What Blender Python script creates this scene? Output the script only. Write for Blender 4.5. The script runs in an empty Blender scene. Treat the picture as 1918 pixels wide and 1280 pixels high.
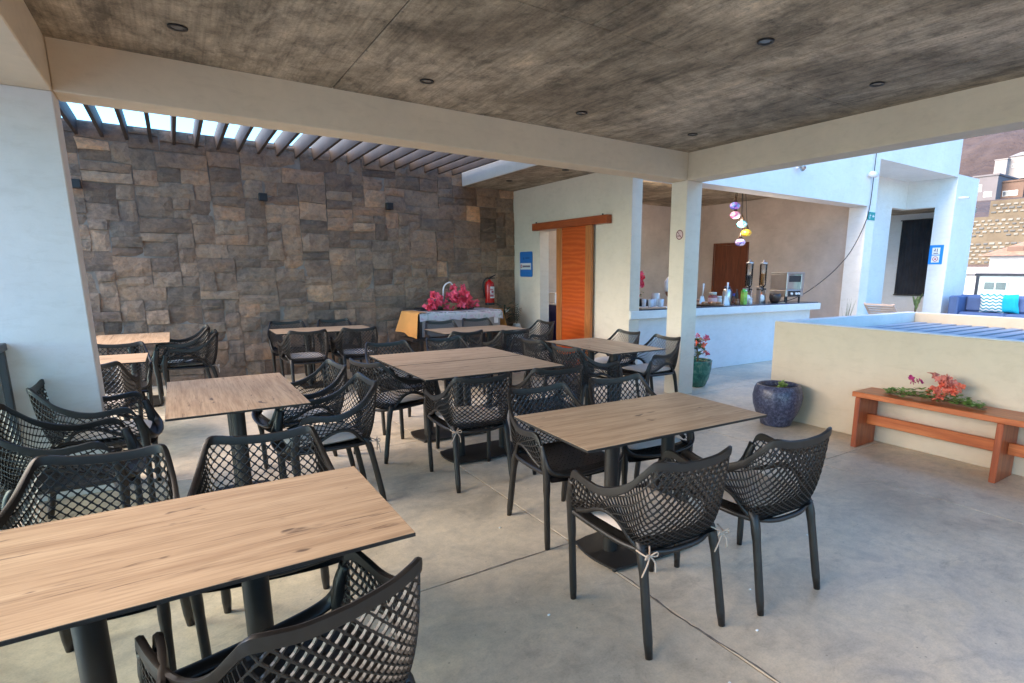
import bpy, bmesh, math, random
from mathutils import Vector, Matrix, noise
import numpy as np
R = random.Random(7)
S = bpy.context.scene
COL = S.collection
rad = math.radians

# ------------------------------------------------------------------ camera
W_PX = 1918.0
F_PX, YAW, PITCH, ROLL, EYE, CX, CY = 1045.4, 0.6113, -0.1941, 0.0063, 1.51, 109.8, 76.6
cd = bpy.data.cameras.new("camera"); cam = bpy.data.objects.new("camera", cd); COL.objects.link(cam)
cd.sensor_fit = 'HORIZONTAL'; cd.sensor_width = 36.0; cd.lens = F_PX / W_PX * 36.0
cd.shift_x = -CX / W_PX; cd.shift_y = CY / W_PX
cd.clip_start = 0.02; cd.clip_end = 5000
fw = Vector((math.sin(YAW)*math.cos(PITCH), math.cos(YAW)*math.cos(PITCH), math.sin(PITCH)))
rt = Vector((math.cos(YAW), -math.sin(YAW), 0)); up = rt.cross(fw)
r2 = math.cos(ROLL)*rt + math.sin(ROLL)*up; u2 = -math.sin(ROLL)*rt + math.cos(ROLL)*up
cam.matrix_world = Matrix(((r2.x, u2.x, -fw.x, 0), (r2.y, u2.y, -fw.y, 0), (r2.z, u2.z, -fw.z, EYE), (0, 0, 0, 1)))
S.camera = cam

# ------------------------------------------------------------------ light
world = bpy.data.worlds.new("World"); S.world = world; world.use_nodes = True
nt = world.node_tree; bg = nt.nodes["Background"]
sky = nt.nodes.new("ShaderNodeTexSky"); sky.sky_type = 'NISHITA'; sky.sun_disc = False
SUN_EL, SUN_AZ = 33.0, -74.0      # azimuth measured from +Y towards +X
sky.sun_elevation = rad(SUN_EL); sky.sun_rotation = rad(SUN_AZ)
sky.air_density = 1.3; sky.dust_density = 0.2; sky.ozone_density = 6.0
tint = nt.nodes.new("ShaderNodeMix"); tint.data_type = 'RGBA'; tint.blend_type = 'MULTIPLY'; tint.inputs[0].default_value = 1.0
tint.inputs[7].default_value = (0.64, 0.91, 1.04, 1)     # clear blue maritime air
nt.links.new(sky.outputs[0], tint.inputs[6]); nt.links.new(tint.outputs[2], bg.inputs[0]); bg.inputs[1].default_value = 0.15
sd = bpy.data.lights.new("sun", 'SUN'); sun = bpy.data.objects.new("sun", sd); COL.objects.link(sun)
sd.energy = 2.75; sd.angle = rad(58); sd.color = (1.0, 0.76, 0.50)
sdir = Vector((math.sin(rad(SUN_AZ))*math.cos(rad(SUN_EL)), math.cos(rad(SUN_AZ))*math.cos(rad(SUN_EL)), math.sin(rad(SUN_EL))))
sun.rotation_euler = (-sdir).to_track_quat('-Z', 'Y').to_euler()
S.view_settings.view_transform = 'Standard'; S.view_settings.look = 'None'
S.view_settings.gamma = 1.0; S.view_settings.use_curve_mapping = False
S.view_settings.exposure = 2.22
S.render.engine = 'CYCLES'
S.cycles.max_bounces = 10; S.cycles.diffuse_bounces = 6; S.cycles.transparent_max_bounces = 24

# ------------------------------------------------------------------ helpers
class MB:
    def __init__(s): s.v = []; s.f = []; s.m = []; s.cur = 0
    def add(s, vs, fs):
        o = len(s.v); s.v += [tuple(p) for p in vs]
        for f in fs: s.f.append(tuple(o+i for i in f)); s.m.append(s.cur)
        return s
    def box(s, x0, x1, y0, y1, z0, z1, xf=None):
        vs = [Vector((x, y, z)) for z in (z0, z1) for y in (y0, y1) for x in (x0, x1)]
        if xf: vs = [xf @ p for p in vs]
        return s.add(vs, [(0,2,3,1),(4,5,7,6),(0,1,5,4),(2,6,7,3),(0,4,6,2),(1,3,7,5)])
    def bbox(s, x0, x1, y0, y1, z0, z1, b=0.004, xf=None):
        # box with chamfered edges
        bm = bmesh.new(); bmesh.ops.create_cube(bm, size=1)
        for v in bm.verts: v.co = Vector(((x0+x1)/2+v.co.x*(x1-x0), (y0+y1)/2+v.co.y*(y1-y0), (z0+z1)/2+v.co.z*(z1-z0)))
        bmesh.ops.bevel(bm, geom=bm.edges[:], offset=b, segments=1, affect='EDGES')
        bm.verts.index_update()
        vs = [(xf @ v.co) if xf else v.co.copy() for v in bm.verts]
        s.add(vs, [tuple(v.index for v in f.verts) for f in bm.faces]); bm.free(); return s
    def tube(s, pts, rads, n=8, flat=None, caps=True):
        pts = [Vector(p) for p in pts]
        if not isinstance(rads, (list, tuple)): rads = [rads]*len(pts)
        k = len(pts); ref = None; rings = []
        for i in range(k):
            t = (pts[min(i+1, k-1)]-pts[max(i-1, 0)]).normalized()
            if ref is None: ref = Vector((1, 0, 0)) if abs(t.x) < .8 else Vector((0, 1, 0))
            a = (ref - t*ref.dot(t)).normalized(); b = t.cross(a); ref = a
            r = rads[i]; ra, rb = (r if isinstance(r, tuple) else (r, r))
            rings.append([pts[i]+a*ra*math.cos(2*math.pi*j/n)+b*rb*math.sin(2*math.pi*j/n) for j in range(n)])
        vs = [p for rg in rings for p in rg]; fs = []
        for i in range(k-1):
            for j in range(n):
                fs.append((i*n+j, i*n+(j+1) % n, (i+1)*n+(j+1) % n, (i+1)*n+j))
        if caps: fs.append(tuple(range(n))[::-1]); fs.append(tuple((k-1)*n+j for j in range(n)))
        return s.add(vs, fs)
    def lathe(s, prof, c=(0, 0, 0), n=24, sx=1, sy=1):
        vs = []; fs = []
        for r, z in prof:
            for j in range(n):
                a = 2*math.pi*j/n; vs.append((c[0]+r*sx*math.cos(a), c[1]+r*sy*math.sin(a), c[2]+z))
        for i in range(len(prof)-1):
            for j in range(n): fs.append((i*n+j, i*n+(j+1) % n, (i+1)*n+(j+1) % n, (i+1)*n+j))
        fs.append(tuple(range(n))[::-1]); fs.append(tuple((len(prof)-1)*n+j for j in range(n)))
        return s.add(vs, fs)
    def mesh(s, name, mats, smooth=False):
        me = bpy.data.meshes.new(name); me.from_pydata(s.v, [], s.f)
        for m in (mats if isinstance(mats, (list, tuple)) else [mats]): me.materials.append(m)
        me.polygons.foreach_set('material_index', s.m)
        if smooth: me.polygons.foreach_set('use_smooth', [True]*len(s.f))
        me.update(); return me
    def build(s, name, mats, parent=None, smooth=False, loc=None, rot=None):
        o = bpy.data.objects.new(name, s.mesh(name, mats, smooth)); COL.objects.link(o)
        if parent: o.parent = parent
        if loc: o.location = loc
        if rot: o.rotation_euler = rot
        return o
def tag(o, label=None, cat=None, group=None, kind=None):
    if label: o['label'] = label
    if cat: o['category'] = cat
    if group: o['group'] = group
    if kind: o['kind'] = kind
    return o
def thing(name, label, cat, loc=(0, 0, 0), rz=0.0, group=None):
    o = bpy.data.objects.new(name, None); COL.objects.link(o); o.empty_display_size = .1
    o.location = loc; o.rotation_euler = (0, 0, rz); return tag(o, label, cat, group)
KIDS = {}
def kids(o): return [c for c in COL.objects if c.parent == o]
def dup_tree(o, tree, parent=None):
    c = o.copy(); COL.objects.link(c); c.parent = parent
    for ch, sub in tree: dup_tree(ch, sub, c)
    return c
def tree_of(o): return [(c, tree_of(c)) for c in kids(o)]
def smooth_by_angle(o, deg=40):
    me = o.data
    me.polygons.foreach_set('use_smooth', [True]*len(me.polygons))
    try: me.set_sharp_from_angle(angle=rad(deg))
    except Exception: pass
    return o

# ------------------------------------------------------------------ materials
def newmat(name):
    m = bpy.data.materials.new(name); m.use_nodes = True; n = m.node_tree
    return m, n, n.nodes["Principled BSDF"]
def N(n, t, **k):
    o = n.nodes.new(t)
    for a, b in k.items():
        if a.startswith('i_'): o.inputs[a[2:].replace('_', ' ')].default_value = b
        else: setattr(o, a, b)
    return o
def coords(n, kind='Object', scale=(1, 1, 1), rot=(0, 0, 0)):
    tc = N(n, "ShaderNodeTexCoord"); mp = N(n, "ShaderNodeMapping")
    mp.inputs['Scale'].default_value = scale; mp.inputs['Rotation'].default_value = rot
    n.links.new(tc.outputs[kind], mp.inputs[0]); return mp.outputs[0]
def geo_pos(n, scale=(1, 1, 1)):
    g = N(n, "ShaderNodeNewGeometry"); mp = N(n, "ShaderNodeMapping"); mp.inputs['Scale'].default_value = scale
    n.links.new(g.outputs['Position'], mp.inputs[0]); return mp.outputs[0]
def noise_t(n, vec, scale, detail=4, rough=.55, dist=0):
    t = N(n, "ShaderNodeTexNoise"); t.inputs['Scale'].default_value = scale; t.inputs['Detail'].default_value = detail
    t.inputs['Roughness'].default_value = rough; t.inputs['Distortion'].default_value = dist
    n.links.new(vec, t.inputs['Vector']); return t.outputs['Fac']
def ramp(n, fac, stops):
    r = N(n, "ShaderNodeValToRGB"); e = r.color_ramp.elements
    while len(e) < len(stops): e.new(.5)
    for el, (p, c) in zip(e, stops): el.position = p; el.color = (*c, 1) if len(c) == 3 else c
    n.links.new(fac, r.inputs[0]); return r.outputs[0]
def mix(n, a, b, fac, mode='MIX'):
    m = N(n, "ShaderNodeMix", data_type='RGBA', blend_type=mode)
    for sck, val in ((0, fac), (6, a), (7, b)):
        if hasattr(val, 'is_output'): n.links.new(val, m.inputs[sck])
        elif sck == 0: m.inputs[0].default_value = val
        else: m.inputs[sck].default_value = (*val, 1)
    return m.outputs[2]
def bump(n, bs, h, strength=.3, dist=.01):
    b = N(n, "ShaderNodeBump"); b.inputs['Strength'].default_value = strength; b.inputs['Distance'].default_value = dist
    n.links.new(h, b.inputs['Height']); n.links.new(b.outputs[0], bs.inputs['Normal'])
def simple(name, col, rough=.5, metal=0, var=.12, vs=6, bmp=0, bs_=60, spec=.5, coat=0):
    m, n, b = newmat(name); b.inputs['Roughness'].default_value = rough; b.inputs['Metallic'].default_value = metal
    b.inputs['Specular IOR Level'].default_value = spec; b.inputs['Coat Weight'].default_value = coat
    p = coords(n); f = noise_t(n, p, vs, 5)
    lo = tuple(c*(1-var) for c in col); hi = tuple(min(1, c*(1+var)) for c in col)
    n.links.new(ramp(n, f, [(.3, lo), (.7, hi)]), b.inputs['Base Color'])
    if bmp: bump(n, b, noise_t(n, p, bs_, 3), bmp, .004)
    return m
def paint(name, col, dirt=.06):
    m, n, b = newmat(name); b.inputs['Roughness'].default_value = .75; b.inputs['Specular IOR Level'].default_value = .25
    p = geo_pos(n); f = noise_t(n, p, 1.3, 6, .6); g = noise_t(n, p, 14, 3)
    c = ramp(n, f, [(.3, tuple(x*(1-dirt*1.6) for x in col)), (.65, col)])
    c = mix(n, c, ramp(n, noise_t(n, geo_pos(n, (1, 1, 3)), 5, 8, .72, .6), [(.34, (.90, .89, .87)), (.5, (1,)*3)]), .6, 'MULTIPLY')
    c = mix(n, c, ramp(n, g, [(.3, (.93,)*3), (.7, (1,)*3)]), .5, 'MULTIPLY')
    n.links.new(c, b.inputs['Base Color']); bump(n, b, noise_t(n, p, 34, 8, .7), .22, .004)
    return m
WHITE = paint("white_wall_paint", (.80, .79, .77))
CREAM = paint("cream_wall_paint", (.70, .565, .425))
BEAMP = paint("warm_grey_beam_paint", (.80, .66, .48))
WARMW = paint("warm_white_wall_paint", (.78, .68, .56))
PLAST = paint("brown_plaster", (.60, .52, .47), .18)

def concrete_floor():
    m, n, b = newmat("polished_concrete_floor"); p = geo_pos(n)
    a = noise_t(n, p, .8, 8, .62, .8); c = noise_t(n, p, 2.6, 9, .68, .9); d = noise_t(n, p, 17, 6, .7); e = noise_t(n, p, 110, 3, .7)
    col = ramp(n, a, [(.30, (.53, .435, .325)), (.5, (.65, .54, .41)), (.68, (.73, .615, .475))])
    col = mix(n, col, ramp(n, c, [(.32, (.66, .67, .69)), (.47, (.93, .93, .93)), (.52, (1, 1, 1)), (.66, (1.12, 1.10, 1.06))]), .85, 'MULTIPLY')
    col = mix(n, col, ramp(n, d, [(.32, (.80,)*3), (.55, (1.0,)*3), (.7, (1.08,)*3)]), .75, 'MULTIPLY')
    col = mix(n, col, ramp(n, e, [(.32, (.80,)*3), (.5, (1.0,)*3), (.66, (1.08,)*3)]), .6, 'MULTIPLY')
    st = noise_t(n, geo_pos(n, (1, 2.0, 1)), 1.4, 9, .74, 1.8)      # brown-grey stains
    col = mix(n, col, (.30, .25, .20), ramp(n, st, [(.56, (0,)*3), (.66, (.5,)*3)]))
    # scattered scuffs and hairline cracks
    nv = N(n, "ShaderNodeTexNoise"); nv.inputs['Scale'].default_value = 1.7; nv.inputs['Detail'].default_value = 6; n.links.new(p, nv.inputs['Vector'])
    ad = N(n, "ShaderNodeMix", data_type='RGBA', blend_type='LINEAR_LIGHT'); ad.inputs[0].default_value = .35; n.links.new(p, ad.inputs[6]); n.links.new(nv.outputs['Color'], ad.inputs[7])
    vo = N(n, "ShaderNodeTexVoronoi", feature='DISTANCE_TO_EDGE'); vo.inputs['Scale'].default_value = .42; n.links.new(ad.outputs[2], vo.inputs['Vector'])
    ck = ramp(n, vo.outputs['Distance'], [(.0, (.16,)*3), (.0015, (.2,)*3), (.003, (0,)*3)])
    gate = ramp(n, noise_t(n, p, .9, 3), [(.48, (0,)*3), (.56, (1,)*3)])
    ckf = mix(n, (0, 0, 0), ck, gate)
    col = mix(n, col, (.17, .14, .12), ckf)
    sp = N(n, "ShaderNodeTexVoronoi"); sp.inputs['Scale'].default_value = 9; n.links.new(p, sp.inputs['Vector'])
    col = mix(n, col, (.20, .16, .13), ramp(n, sp.outputs['Distance'], [(.02, (.7,)*3), (.055, (0,)*3)]))
    n.links.new(col, b.inputs['Base Color'])
    n.links.new(ramp(n, c, [(.3, (.34,)*3), (.7, (.60,)*3)]), b.inputs['Roughness'])
    bump(n, b, d, .10, .004); return m
def concrete_ceiling():
    m, n, b = newmat("board_marked_concrete"); p = geo_pos(n)
    a = noise_t(n, geo_pos(n, (1, .6, 1)), .9, 9, .70, .7); c = noise_t(n, geo_pos(n, (3.0, .9, 1)), 2.2, 10, .74, .35)
    d = noise_t(n, p, 7, 9, .75, .4); g = noise_t(n, geo_pos(n, (30, .7, 1)), 2.0, 4, .55); h = noise_t(n, p, 60, 4, .7)
    col = ramp(n, a, [(.33, (.165, .128, .09)), (.47, (.325, .262, .185)), (.56, (.455, .37, .27)), (.70, (.60, .50, .38))])
    col = mix(n, col, ramp(n, c, [(.36, (.36, .36, .36)), (.49, (.95,)*3), (.56, (1.05,)*3), (.66, (1.42, 1.40, 1.36))]), .85, 'MULTIPLY')
    col = mix(n, col, ramp(n, d, [(.36, (.52,)*3), (.49, (1,)*3), (.62, (1.22,)*3)]), .75, 'MULTIPLY')
    col = mix(n, col, ramp(n, g, [(.34, (.66,)*3), (.5, (1.0,)*3), (.64, (1.12,)*3)]), .6, 'MULTIPLY')
    col = mix(n, col, ramp(n, h, [(.33, (.55,)*3), (.45, (1,)*3), (.64, (1.15,)*3)]), .65, 'MULTIPLY')
    sp = N(n, "ShaderNodeTexVoronoi"); sp.inputs['Scale'].default_value = 7; n.links.new(p, sp.inputs['Vector'])
    col = mix(n, col, (.07, .06, .05), ramp(n, sp.outputs['Distance'], [(.03, (.8,)*3), (.07, (0,)*3)]))
    n.links.new(col, b.inputs['Base Color']); b.inputs['Roughness'].default_value = .75
    bump(n, b, c, .35, .012); return m
FLOOR_M = concrete_floor(); CEIL_M = concrete_ceiling()

def wood_table():
    m, n, b = newmat("oak_laminate"); oi = N(n, "ShaderNodeObjectInfo")
    tc = N(n, "ShaderNodeTexCoord"); sc = N(n, "ShaderNodeVectorMath", operation='MULTIPLY_ADD')
    n.links.new(tc.outputs['Object'], sc.inputs[0]); sc.inputs[1].default_value = (1, 1, 1)
    cb = N(n, "ShaderNodeCombineXYZ"); ml = N(n, "ShaderNodeMath", operation='MULTIPLY'); ml.inputs[1].default_value = 37
    n.links.new(oi.outputs['Random'], ml.inputs[0]); n.links.new(ml.outputs[0], cb.inputs[0]); n.links.new(ml.outputs[0], cb.inputs[1])
    n.links.new(cb.outputs[0], sc.inputs[2]); base = sc.outputs[0]
    def mp(scl):
        q = N(n, "ShaderNodeMapping"); q.inputs['Scale'].default_value = scl; n.links.new(base, q.inputs[0]); return q.outputs[0]
    g1 = noise_t(n, mp((1.2, 14, 1)), 1.6, 6, .6, .4); g2 = noise_t(n, mp((2.5, 60, 1)), 2, 5, .6, .2)
    g3 = noise_t(n, mp((1.4, 22, 1)), 1.5, 5, .65, 1.2); kn = noise_t(n, mp((3.2, 11, 1)), 1.7, 3, .5, .5)
    col = ramp(n, g1, [(.28, (.34, .218, .130)), (.5, (.445, .305, .19)), (.72, (.52, .37, .238))])
    col = mix(n, col, ramp(n, g2, [(.3, (.70, .67, .64)), (.55, (1.04,)*3)]), .9, 'MULTIPLY')
    col = mix(n, col, (.13, .075, .045), ramp(n, g3, [(.60, (0,)*3), (.68, (.8,)*3)]))
    col = mix(n, col, (.10, .06, .04), ramp(n, kn, [(.675, (0,)*3), (.72, (.9,)*3)]))
    n.links.new(col, b.inputs['Base Color']); b.inputs['Roughness'].default_value = .58; b.inputs['Specular IOR Level'].default_value = .3
    bump(n, b, g2, .06, .002); return m
OAK = wood_table()
def wood(name, c0, c1, c2, axis='x', rough=.4, wav=1.0):
    m, n, b = newmat(name)
    sc = {'x': (1, 9, 9), 'y': (9, 1, 9), 'z': (9, 9, 1)}[axis]
    p = coords(n, 'Object', sc); g = noise_t(n, p, 1.4, 6, .6, 1.4*wav); h = noise_t(n, p, 9, 4, .6, .3)
    col = ramp(n, g, [(.3, c0), (.5, c1), (.7, c2)]); col = mix(n, col, ramp(n, h, [(.3, (.82,)*3), (.7, (1.06,)*3)]), .7, 'MULTIPLY')
    n.links.new(col, b.inputs['Base Color']); b.inputs['Roughness'].default_value = rough; b.inputs['Coat Weight'].default_value = .15
    return m
BENCHW = wood("red_brown_bench_wood", (.34, .07, .018), (.50, .125, .035), (.62, .19, .06), 'y', .38)
BENCHS = wood("red_brown_wood_upright", (.24, .045, .014), (.36, .075, .024), (.46, .11, .035), 'z', .4)
DOORW = wood("dark_bar_door_wood", (.09, .022, .008), (.14, .036, .012), (.19, .055, .02), 'z', .35)
FRAMEW = wood("orange_door_frame_wood", (.33, .10, .025), (.46, .16, .045), (.58, .22, .07), 'z', .35)
TRACKW = wood("red_track_wood", (.26, .05, .014), (.38, .078, .02), (.48, .11, .03), 'y', .35)
def door_panel():
    m, n, b = newmat("wavy_orange_plywood"); p = coords(n, 'Object', (1, 1.3, 4.2))
    w = N(n, "ShaderNodeTexWave", wave_type='BANDS', bands_direction='Z'); w.inputs['Scale'].default_value = 1.1
    w.inputs['Distortion'].default_value = 14; w.inputs['Detail'].default_value = 4; w.inputs['Detail Scale'].default_value = .55
    n.links.new(p, w.inputs[0]); a = noise_t(n, p, 1.2, 4)
    col = ramp(n, w.outputs['Fac'], [(.05, (.44, .060, .007)), (.4, (.57, .088, .011)), (.8, (.64, .115, .016)), (1.0, (.74, .17, .03))])
    col = mix(n, col, ramp(n, a, [(.3, (.8,)*3), (.7, (1.1,)*3)]), .6, 'MULTIPLY')
    col = mix(n, col, (.54, .085, .012), .62)
    n.links.new(col, b.inputs['Base Color']); b.inputs['Roughness'].default_value = .35; b.inputs['Coat Weight'].default_value = .2
    return m
DOORP = door_panel()
SLATW = simple("dark_brown_slat", (.05, .034, .025), .6, var=.25, vs=3)
GREYSL = simple("grey_painted_slat", (.30, .33, .38), .6, var=.1)
BLACKP = simple("black_resin", (.0150, .0120, .0105), .42, var=.25, vs=20, bmp=.06, bs_=240)
BLACKM = simple("black_powder_coat", (.017, .014, .012), .47, var=.2, vs=15, bmp=.05, bs_=200)
DARKR = simple("dark_metal_rail", (.06, .065, .075), .45)
CUSH = simple("beige_cushion_fabric", (.66, .58, .51), .9, var=.07, vs=9, bmp=.4, bs_=260)
RIB = simple("cream_ribbon", (.48, .37, .29), .85, var=.08)
BLK = simple("black_plastic", (.012, .012, .013), .5)
BACKING = simple("mortar", (.26, .21, .17), .95, var=.2, vs=8, bmp=.5, bs_=30)
def stone_mat():
    m, n, b = newmat("slate_stone"); oi = N(n, "ShaderNodeObjectInfo"); p = geo_pos(n)
    base = ramp(n, oi.outputs['Random'], [(0, (0.183, 0.122, 0.083)), (.16, (0.247, 0.168, 0.115)), (.30, (0.297, 0.187, 0.122)), (.42, (0.210, 0.131, 0.085)), (.55, (0.309, 0.191, 0.121)), (.66, (0.263, 0.173, 0.117)), (.78, (0.317, 0.185, 0.113)), (.88, (0.200, 0.135, 0.093)), (.95, (0.390, 0.235, 0.143)), (1, (0.500, 0.289, 0.178))])
    fr = N(n, "ShaderNodeMath", operation='MULTIPLY'); fr.inputs[1].default_value = 7.31; n.links.new(oi.outputs['Random'], fr.inputs[0]); fm = N(n, "ShaderNodeMath", operation='FRACT'); n.links.new(fr.outputs[0], fm.inputs[0])
    base = mix(n, base, ramp(n, fm.outputs[0], [(0, (.66, .67, .70)), (.5, (1, 1, 1)), (1, (1.38, 1.35, 1.30))]), 1.0, 'MULTIPLY')
    a = noise_t(n, p, 3.2, 7, .65, .8); c = noise_t(n, p, 16, 9, .75, .5); d = noise_t(n, geo_pos(n, (1, 1, 3)), 6, 6, .65, 1.0)
    col = mix(n, base, ramp(n, a, [(.3, (.62, .64, .70)), (.5, (1, 1, 1)), (.7, (1.35, 1.15, .92))]), .95, 'MULTIPLY')
    col = mix(n, col, ramp(n, c, [(.34, (.55,)*3), (.5, (1,)*3), (.66, (1.3,)*3)]), .85, 'MULTIPLY')
    col = mix(n, col, (.30, .20, .12), ramp(n, d, [(.56, (0,)*3), (.68, (.6,)*3)]))
    n.links.new(col, b.inputs['Base Color']); b.inputs['Roughness'].default_value = .72
    bump(n, b, c, .9, .014); return m
STONE = stone_mat()
def clear(name, col=(.95, .95, .95), base=.04):
    # thin glazing: light passes straight through, with a Fresnel sheen
    m = bpy.data.materials.new(name); m.use_nodes = True; n = m.node_tree; n.nodes.clear()
    out = N(n, "ShaderNodeOutputMaterial"); tr = N(n, "ShaderNodeBsdfTransparent"); gl = N(n, "ShaderNodeBsdfGlossy"); mx = N(n, "ShaderNodeMixShader"); lw = N(n, "ShaderNodeFresnel")
    lw.inputs[0].default_value = 1.45; tr.inputs[0].default_value = (*col, 1); gl.inputs['Roughness'].default_value = .03
    n.links.new(lw.outputs[0], mx.inputs[0]); n.links.new(tr.outputs[0], mx.inputs[1]); n.links.new(gl.outputs[0], mx.inputs[2]); n.links.new(mx.outputs[0], out.inputs[0]); return m
GLASSM = clear("balustrade_glass", (.86, .95, .94))
CLEAR = clear("clear_acrylic")
STEEL = simple("brushed_steel", (.55, .55, .56), .28, metal=1, var=.1)
REDP = simple("extinguisher_red", (.55, .015, .012), .25, var=.05)
WPL = simple("white_plastic", (.78, .78, .78), .4, var=.03)
PINK = simple("pink_bract", (.88, .10, .17), .6, var=.25, vs=12)
CORAL = simple("coral_bract", (.80, .17, .10), .6, var=.3, vs=12)
MAGEN = simple("magenta_bract", (.50, .03, .17), .6, var=.2, vs=12)
LEAFM = simple("green_leaf", (.07, .13, .035), .5, var=.4, vs=8)
LEAFL = simple("light_green_leaf", (.16, .26, .05), .5, var=.3, vs=8)
STEMM = simple("brown_stem", (.12, .075, .04), .8)
SOIL = simple("potting_soil", (.06, .04, .028), .95, var=.4, vs=30, bmp=.6, bs_=40)
def emis(name, col, st):
    m, n, b = newmat(name); b.inputs['Base Color'].default_value = (*col, 1)
    b.inputs['Emission Color'].default_value = (*col, 1); b.inputs['Emission Strength'].default_value = st; return m

# ------------------------------------------------------------------ dimensions (metres)
X1, X2, Y1, ZC, ZB, BW = -.488, 5.044, 4.84, 2.882, 2.58, .262
Y3, X3, X4, Y5, ZR, ZL = 9.072, 5.095, 4.097, 5.874, 2.913, 2.80
XP, YP, ZP = 5.162, 3.609, 1.018

# ------------------------------------------------------------------ surroundings
mb = MB(); mb.box(-900, -14, -900, 900, -13, -12)
SEA, n_, b_ = newmat("sea_water"); b_.inputs['Base Color'].default_value = (.30, .42, .46, 1); b_.inputs['Roughness'].default_value = .35
_p = geo_pos(n_); bump(n_, b_, noise_t(n_, _p, .5, 4), .4, .3)
tag(mb.build("sea", SEA), kind='structure')
DIRT = simple("dry_earth", (.26, .19, .145), .95, var=.25, vs=.05)
def hh(x, y):
    xs = [-20, 20, 50, 60, 75, 110, 140, 200, 260, 330, 420, 520, 700]; zs = [-9, -8, -5, 4.5, 8.6, 13.2, 19, 30.2, 52, 84, 135, 185, 230]
    h = float(np.interp(x, xs, zs)); k = min(1, max(0, (x-60)/180))
    if x > 62:
        q = Vector((x*.011, y*.011, 0)); h += k*(26*noise.noise(q*1.1+Vector((3, 1, 0)))+13*abs(noise.noise(q*3.1))+5*noise.noise(q*8))*(0.35 if x < 210 else 1)
    return h
mb = MB(); nx, ny = 110, 120
vs = []; xsx = [-13.9+ (714*(i/nx)**1.35) for i in range(nx+1)]
for i in range(nx+1):
    for j in range(ny+1): vs.append((xsx[i], -330+j*7.0, hh(xsx[i], -330+j*7.0)))
mb.add(vs, [(i*(ny+1)+j, (i+1)*(ny+1)+j, (i+1)*(ny+1)+j+1, i*(ny+1)+j+1) for i in range(nx) for j in range(ny)])
HILL, n_, b_ = newmat("bare_brown_hillside"); p_ = geo_pos(n_)
a_ = noise_t(n_, p_, .02, 8, .65, 1.0); c_ = noise_t(n_, geo_pos(n_, (1, 1, 2)), .12, 6, .65, .5)
c1 = ramp(n_, a_, [(.3, (.075, .050, .044)), (.55, (.11, .077, .068)), (.75, (.14, .103, .092))])
c1 = mix(n_, c1, ramp(n_, c_, [(.3, (.72, .72, .76)), (.6, (1.05,)*3)]), .8, 'MULTIPLY')
n_.links.new(c1, b_.inputs['Base Color']); b_.inputs['Roughness'].default_value = .95; bump(n_, b_, c_, 1.0, 3.0)
o = mb.build("hillside", HILL, smooth=True); tag(o, kind='structure')

RET, n_, b_ = newmat("tan_retaining_mortar"); p_ = geo_pos(n_); n_.links.new(ramp(n_, noise_t(n_, p_, .5, 6, .7), [(.3, (.12, .09, .06)), (.7, (.20, .155, .105))]), b_.inputs['Base Color']); b_.inputs['Roughness'].default_value = .95
PALES = simple("pale_rubble_stone", (.25, .225, .19), .9, var=.15, vs=1); GREYS = simple("grey_rubble_stone", (.13, .125, .12), .9, var=.15, vs=1)
def retaining(x, y0, y1, z0, z1, seed, lab):
    t = thing("retaining_wall", lab, "retaining wall", (x, 0, 0)); r = random.Random(seed)
    m = MB(); m.box(0, 1.2, y0, y1, z0-.6, z1); m.build("wall", RET, t)
    m = MB(); zz = z0+.1; k = 0
    while zz < z1-.25:
        yy = y0+.1+(k % 2)*.25
        while yy < y1-.5:
            if noise.noise(Vector((yy*.22, zz*.25, seed))) < .22:
                l = r.uniform(.28, .42); hgt = r.uniform(.14, .2); m.cur = r.random() < .25
                m.bbox(-.08, .02, yy, yy+l, zz, zz+hgt, .04)
            yy += .52
        zz += .31; k += 1
    o = m.build("rubble_stone", [PALES, GREYS], t); o['kind'] = 'stuff'
retaining(58, 14.5, 22.6, 1.2, 4.4, 1, "lowest tan retaining wall set with pale rubble stones, behind the white tiled-roof house")
retaining(59.6, 14.2, 22.4, 4.8, 6.6, 2, "middle tan retaining wall tier with scattered pale stones on the hillside")
retaining(61.2, 14.5, 21.4, 6.9, 8.1, 3, "topmost retaining wall tier with dense pale stones below the brown house")
def house(name, lab, loc, size, col, wins, roof=None, extra=None):
    t = thing(name, lab, "house", loc); sx, sy, sz = size
    m = MB(); m.box(0, sx, -sy, 0, -2, sz); m.build("wall", col, t)
    if roof == 'flat': m = MB(); m.box(-.15, sx+.15, -sy-.15, .15, sz, sz+.25); m.build("roof", col, t)
    elif roof:
        m = MB(); e = .35
        m.add([(-e, e, sz), (-e, -sy-e, sz), (sx+e, -sy-e, sz), (sx+e, e, sz), (sx/2, -sy*.2, sz+sx*.2), (sx/2, -sy*.8, sz+sx*.2)],
              [(0, 1, 5, 4), (1, 2, 5), (2, 3, 4, 5), (3, 0, 4), (3, 2, 1, 0)]); m.build("roof", roof, t)
    for (yy, zz, w, h) in wins:
        m = MB(); m.box(-.04, .02, -yy-w, -yy, zz, zz+h); f = m.build("window", WPL, t)
        m = MB()
        k = 2 if w > h*1.2 else 1
        for q in range(k):
            w0 = yy+.05+q*(w-.05)/k; m.box(-.06, -.045, -w0-(w-.05)/k+.05, -w0, zz+.06, zz+h-.06)
        m.build("pane", simple("dark_pane", (.10, .11, .13), .15), f)
    return t
HW = simple("house_white_render", (.30, .27, .26), .9, var=.06, vs=.6); HG = simple("house_grey_render", (.17, .15, .155), .9, var=.1, vs=.6)
HB = simple("brown_block_render", (.16, .10, .075), .9, var=.15, vs=.8); TILE = simple("terracotta_tiles", (.34, .19, .12), .9, var=.3, vs=6, bmp=.8, bs_=12)
HWB = simple("bright_white_render", (.55, .52, .53), .85, var=.04)
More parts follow.
